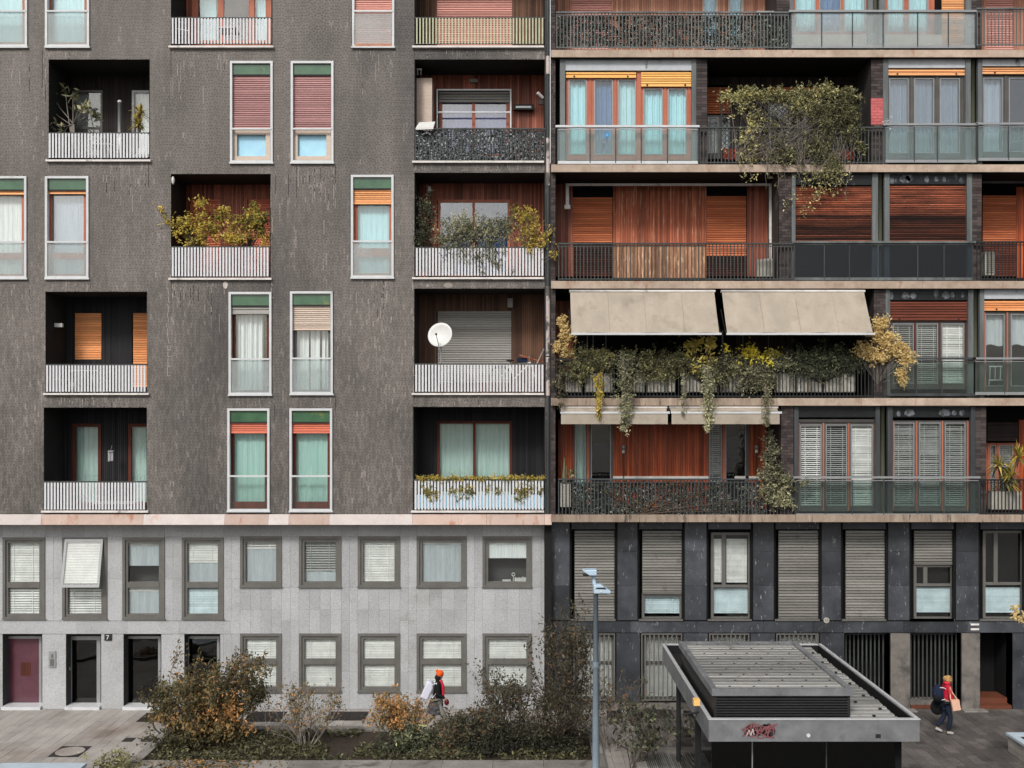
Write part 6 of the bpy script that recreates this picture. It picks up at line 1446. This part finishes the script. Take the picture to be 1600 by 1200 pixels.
# ---- street lamp
ly = -7.; lx = X(931,ly); t = thing('street_lamp','pale blue two-headed street lamp in front of the dark marble base','street lamp',(lx,ly,0))
ztop = Z(918,ly); mb = MB(); mb.tube([(lx,ly,0),(lx,ly,1.2),(lx,ly,ztop)], [.085,.08,.052], 14); put('pole', mb, M['pole'], t, smooth=True)
mb = MB(); mb.tube([(X(929.5,ly),ly,Z(916,ly)),(X(926,ly),ly,Z(896,ly))], [.045,.035], 8); put('arm', mb, M['lamp'], t)
mb = MB(); mb.tube([(lx,ly,Z(1042,ly)),(lx,ly,Z(1034,ly))],.075,12); put('collar', mb, M['pole'], t)
def head(px0, px1, py0, py1, s, nose):
    """wedge lamp head; nose = side of the tapered end"""
    y0_, y1_ = ly-.16, ly+.16; mb = MB(); zt2, zb2 = Z(py0,ly), Z(py1,ly); zm = (zt2*.35+zb2*.65)
    if s < 0: pr_ = [(X(px1,ly),zt2),(X(px0,ly),zt2-.01),(X(px0+6,ly),zm),(X(px0+11,ly),zb2),(X(px1,ly),zb2)]
    else: pr_ = [(X(px0,ly),zt2),(X(px0+12,ly),zt2),(X(px1-6,ly),zm+.03),(X(px1,ly),zb2+.05),(X(px1-1,ly),zb2),(X(px0,ly),zb2)]
    n_ = len(pr_); mb.add([(a_,y0_,b2) for a_,b2 in pr_]+[(a_,y1_,b2) for a_,b2 in pr_],[tuple(range(n_)),tuple(reversed(range(n_,2*n_)))]+[(i,n_+i,n_+(i+1)%n_,(i+1)%n_) for i in range(n_)])
    h_ = put('lamp_head', mb, M['lamp'], t); bv = h_.modifiers.new('soft','BEVEL'); bv.width = .02; bv.segments = 2
    mb = MB(); c0 = X((px0+px1)/2+(-2 if s < 0 else 0),ly); mb.box(c0-.11,c0+.11,y0_+.04,y1_-.04,zb2-.02,zb2-.002); put('lens', mb, M['rail_blk'], h_)
    if s > 0: mb = MB(); mb.add([(X(px0+2,ly),y0_-.004,Z(py0+6.5,ly)),(X(px0+20,ly),y0_-.004,Z(py0+7,ly)),(X(px0+17,ly),y0_-.004,Z(py0+4,ly)),(X(px0+5,ly),y0_-.004,Z(py0+4.2,ly))],[(0,1,2,3)]); put('visor', mb, M['rail_blk'], h_)
    if s > 0: mb = MB(); mb.pb(px0+10,py1-3,px0+14,py1-.4,y0_-.01,y0_-.003); put('label_plate', mb, M['white'], h_)
head(909.5,932,889,898,-1,0); head(927,954,912,926,1,0)

# =================================================================== PEOPLE
def skin(name, vs_, es, rad, m, parent, sub=1, root=0):
    org = vs_[root]; me = bpy.data.meshes.new(name); me.from_pydata([tuple(Vector(v_)-Vector(org)) for v_ in vs_], es, [])
    me.materials.append(m); o = bpy.data.objects.new(name, me); C.objects.link(o); WL[o] = Vector(org); o.parent = parent; o.location = Vector(org)-WL[parent]
    md = o.modifiers.new('skin','SKIN'); md.use_smooth_shade = True
    for i, v_ in enumerate(me.skin_vertices[0].data):
        r_ = rad[i]; v_.radius = r_ if isinstance(r_, tuple) else (r_, r_); v_.use_root = (i == root)
    if sub: s_ = o.modifiers.new('sub','SUBSURF'); s_.levels = sub; s_.render_levels = sub
    return o
def person(px, y, height, label, s, top, legs, shoe, walk, arms, coat=False, lower=None):
    """walking person, facing +X*s (profile). returns thing and joint map"""
    bx, k_ = X(px,y), height/1.7; t = thing('person', label, 'person', (bx,y,0)); q = lambda x_,y_,z_: (bx+x_*s*k_, y+y_*k_, z_*k_)
    J = dict(pel=q(0,0,.92), sp=q(.02,0,1.12), ch=q(.04,0,1.33), nk=q(.06,0,1.47), hd=q(.09,0,1.58), crown=q(.09,0,1.66))
    fr_, bk_ = walk
    for nm, sy, d_ in (('a',-.09,fr_),('b',.09,bk_)):
        J['hip'+nm] = q(0,sy,.88); J['kn'+nm] = q(d_[0],sy,.48); J['an'+nm] = q(d_[1],sy,d_[2]); J['toe'+nm] = q(d_[1]+.17,sy,max(.03,d_[2]-.06+d_[3]))
    for nm, sy, e_, h_ in (('a',-.19,arms[0],arms[1]),('b',.19,arms[2],arms[3])):
        J['sh'+nm] = q(.03,sy*.8,1.38); J['el'+nm] = q(e_[0],sy*1.1,e_[1]); J['ha'+nm] = q(h_[0],sy*1.1,h_[1]); J['fi'+nm] = q(h_[0]+.05,sy*1.1,h_[1]-.07)
    names = ['pel','sp','ch','nk','hd','crown','hipa','kna','ana','toea','hipb','knb','anb','toeb','sha','ela','haa','fia','shb','elb','hab','fib']
    rad = dict(pel=(.15,.12),sp=(.13,.1),ch=(.15,.12),nk=.055,hd=(.085,.095),crown=(.06,.07),hip=.085,kn=.06,an=.042,toe=.035,sh=.06,el=.045,ha=.032,fi=.02)
    E_ = [('pel','sp'),('sp','ch'),('ch','nk'),('nk','hd'),('hd','crown')]+[(a,b2) for n_ in 'ab' for a,b2 in (('pel','hip'+n_),('hip'+n_,'kn'+n_),('kn'+n_,'an'+n_),('an'+n_,'toe'+n_),('ch','sh'+n_),('sh'+n_,'el'+n_),('el'+n_,'ha'+n_),('ha'+n_,'fi'+n_))]
    rr = [rad.get(n_, rad.get(n_[:-1])) for n_ in names]; rr = [tuple(a*k_ for a in r_) if isinstance(r_,tuple) else r_*k_ for r_ in rr]
    skin('body', [J[n_] for n_ in names], [(names.index(a),names.index(b2)) for a,b2 in E_], rr, M['skin'], t)
    # jacket
    jn = ['pel','sp','ch','nk','sha','ela','haa','shb','elb','hab']; jr = [(.175,.14),(.17,.14),(.18,.15),.075,.085,.07,.05,.085,.07,.05]
    je = [(0,1),(1,2),(2,3),(2,4),(4,5),(5,6),(2,7),(7,8),(8,9)]; JV = [J[n_] for n_ in jn]
    if coat: JV.append(q(-.02,0,.55)); jr.append((.22,.16)); je.append((0,10)); 
    skin('jacket', JV, je, [tuple(a*k_ for a in r_) if isinstance(r_,tuple) else r_*k_ for r_ in jr], M[top], t)
    ln = ['pel','hipa','kna','ana','hipb','knb','anb']; skin('trousers', [J[n_] for n_ in ln], [(0,1),(1,2),(2,3),(0,4),(4,5),(5,6)], [k_*a for a in (.14,.105,.078,.058,.105,.078,.058)], M[legs], t)
    for n_ in 'ab':
        a = Vector(J['an'+n_]); b2 = Vector(J['toe'+n_]); skin('shoe', [tuple(a+Vector((-.03*s,0,-.015))), tuple(a.lerp(b2,.5)-Vector((0,0,.01))), tuple(b2)], [(0,1),(1,2)], [.05*k_,.048*k_,.038*k_], M[shoe], t)
    return t, J, q, k_
y2 = -1.9
t, J, q, k_ = person(1478,y2,1.58,'person in a crimson jacket and headscarf with bags, walking before the dark railings',1,'red','jeans','white',((.10,.02,.10,0),(-.02,-.24,.17,-.06)),((.06,1.12),(.16,.98),(.0,1.1),(.1,.92)))
mb = MB(); mb.ball(q(.07,0,1.6),.115*k_,.12*k_,.12*k_,12,8); mb.ball(q(-.01,0,1.61),.08*k_,.09*k_,.09*k_,10,6); put('headscarf', mb, M['headscarf'], t, smooth=True)
mb = MB(); mb.ball(q(.03,0,1.5),.1,.1,.06); put('hood', mb, M['red'], t, smooth=True)
c_ = q(-.24,-.0,1.18); bp = thing('backpack','navy and black backpack with white piping on the person in crimson','backpack',(c_[0],c_[1],c_[2]-.22)); mb = MB(); mb.ball(c_,.15,.17,.25,12,8); put('pack', mb, M['navy'], bp, smooth=True)
mb = MB(); mb.ring((c_[0]+.07,c_[1]-.1,c_[2]+.02),.17,.012,14,'y'); put('piping', mb, M['white'], bp); mb = MB(); mb.ball((c_[0]-.06,c_[1]-.06,c_[2]-.08),.1,.13,.12,10,6); put('front_pocket', mb, M['blackcloth'], bp, smooth=True)
c_ = q(.16,-.27,.93); tb_ = thing('tote_bag','pale pinkish canvas tote bag hanging from the shoulder of the person in crimson','bag',(c_[0],c_[1],c_[2]-.15)); mb = MB(); mb.add([(c_[0]-.13,c_[1]-.04,c_[2]+.14),(c_[0]+.09,c_[1]-.04,c_[2]+.14),(c_[0]+.14,c_[1]-.04,c_[2]-.13),(c_[0]-.07,c_[1]-.04,c_[2]-.16),(c_[0]-.13,c_[1]+.04,c_[2]+.14),(c_[0]+.09,c_[1]+.04,c_[2]+.14),(c_[0]+.14,c_[1]+.04,c_[2]-.13),(c_[0]-.07,c_[1]+.04,c_[2]-.16)],[(0,3,2,1),(4,5,6,7),(0,1,5,4),(1,2,6,5),(2,3,7,6),(3,0,4,7)]); put('bag_body', mb, M['tote'], tb_)
mb = MB(); mb.tube([(c_[0]-.12,c_[1],c_[2]+.13),q(.02,-.26,1.15),q(.04,-.2,1.42),q(.1,-.24,1.25),(c_[0]+.06,c_[1],c_[2]+.13)],.016,5); put('strap', mb, M['tote'], tb_)
c_ = q(-.14,.26,.72); bb_ = thing('shopping_bag','black sack carried on the far side by the person in crimson','bag',(c_[0],c_[1],c_[2]-.2)); mb = MB(); mb.ball(c_,.2,.1,.22,12,8); put('bag_body', mb, M['blackcloth'], bb_, smooth=True); mb = MB(); mb.tube([(c_[0],c_[1],c_[2]+.2),q(.02,.24,.95)],.015,4); put('handle', mb, M['blackcloth'], bb_)
c_ = q(.15,.25,.78); mb = MB(); mb.ball(c_,.13,.08,.18,10,6); o = put('shopping_bag', mb, M['blackcloth'], None, smooth=True); tagit(o,'smaller black bag showing in front of the legs of the person in crimson','bag')
y1p = -1.75
t, J, q, k_ = person(683,y1p,1.66,'person in an orange knitted hat and dark coat walking behind the planter shrubs',1,'blackcloth','greysh','burg',((.2,.26,.09,0),(-.08,-.34,.2,-.07)),((.04,1.1),(.24,1.0),(-.06,1.1),(.02,.92)),coat=True)
mb = MB(); mb.ball(q(.08,0,1.64),.105,.105,.1,12,8); mb.ball(q(-.0,0,1.72),.045,.045,.04,8,6); hb = put('hat', mb, M['hat'], t, smooth=True)
mb = MB(); mb.ball(q(.03,0,1.53),.1,.1,.1,10,6); put('hair', mb, M['blackcloth'], t, smooth=True)
mb = MB(); mb.tube([q(.1,-.06,1.46),q(.17,-.08,1.3),q(.18,-.08,1.0)],[.05,.045,.03],7); put('scarf', mb, M['red'], t)
mb = MB(); mb.tube([q(-.06,0,.55),q(-.04,0,.72),q(.0,0,.92)],[.23,.21,.17],12); put('skirt', mb, M['greycloth'], t)
c_ = q(-.26,-.05,1.2); bp = thing('backpack','white soft backpack on the person in the orange hat','backpack',(c_[0],c_[1],c_[2]-.25))
ca, sa = math.cos(.35), math.sin(.35); pts_ = [(-.12,-.25),(.1,-.25),(.13,.12),(.06,.26),(-.1,.26)]; n_ = 5
fr_ = [(c_[0]+a_*ca+b2*sa, b2*ca-a_*sa+c_[2]) for a_, b2 in pts_]; mb = MB(); mb.add([(a_,c_[1]-.16,b2) for a_,b2 in fr_]+[(a_,c_[1]+.16,b2) for a_,b2 in fr_],[tuple(reversed(range(n_))),tuple(range(n_,2*n_))]+[(i,(i+1)%n_,n_+(i+1)%n_,n_+i) for i in range(n_)])
pk = put('pack', mb, M['whitebag'], bp, smooth=False); bv = pk.modifiers.new('soft','BEVEL'); bv.width = .05; bv.segments = 3
mb = MB(); mb.tube([q(-.16,-.17,1.36),q(.0,-.19,1.42),q(.04,-.17,1.2),q(-.12,-.16,1.0)],.02,6); put('strap', mb, M['whitebag'], bp)
c_ = q(.28,-.2,.9); mb = MB(); mb.ball(c_,.07,.04,.09,10,6); o = put('handbag', mb, M['burg'], None, smooth=True); tagit(o,'small burgundy bag in the hand of the person in the orange hat','bag')
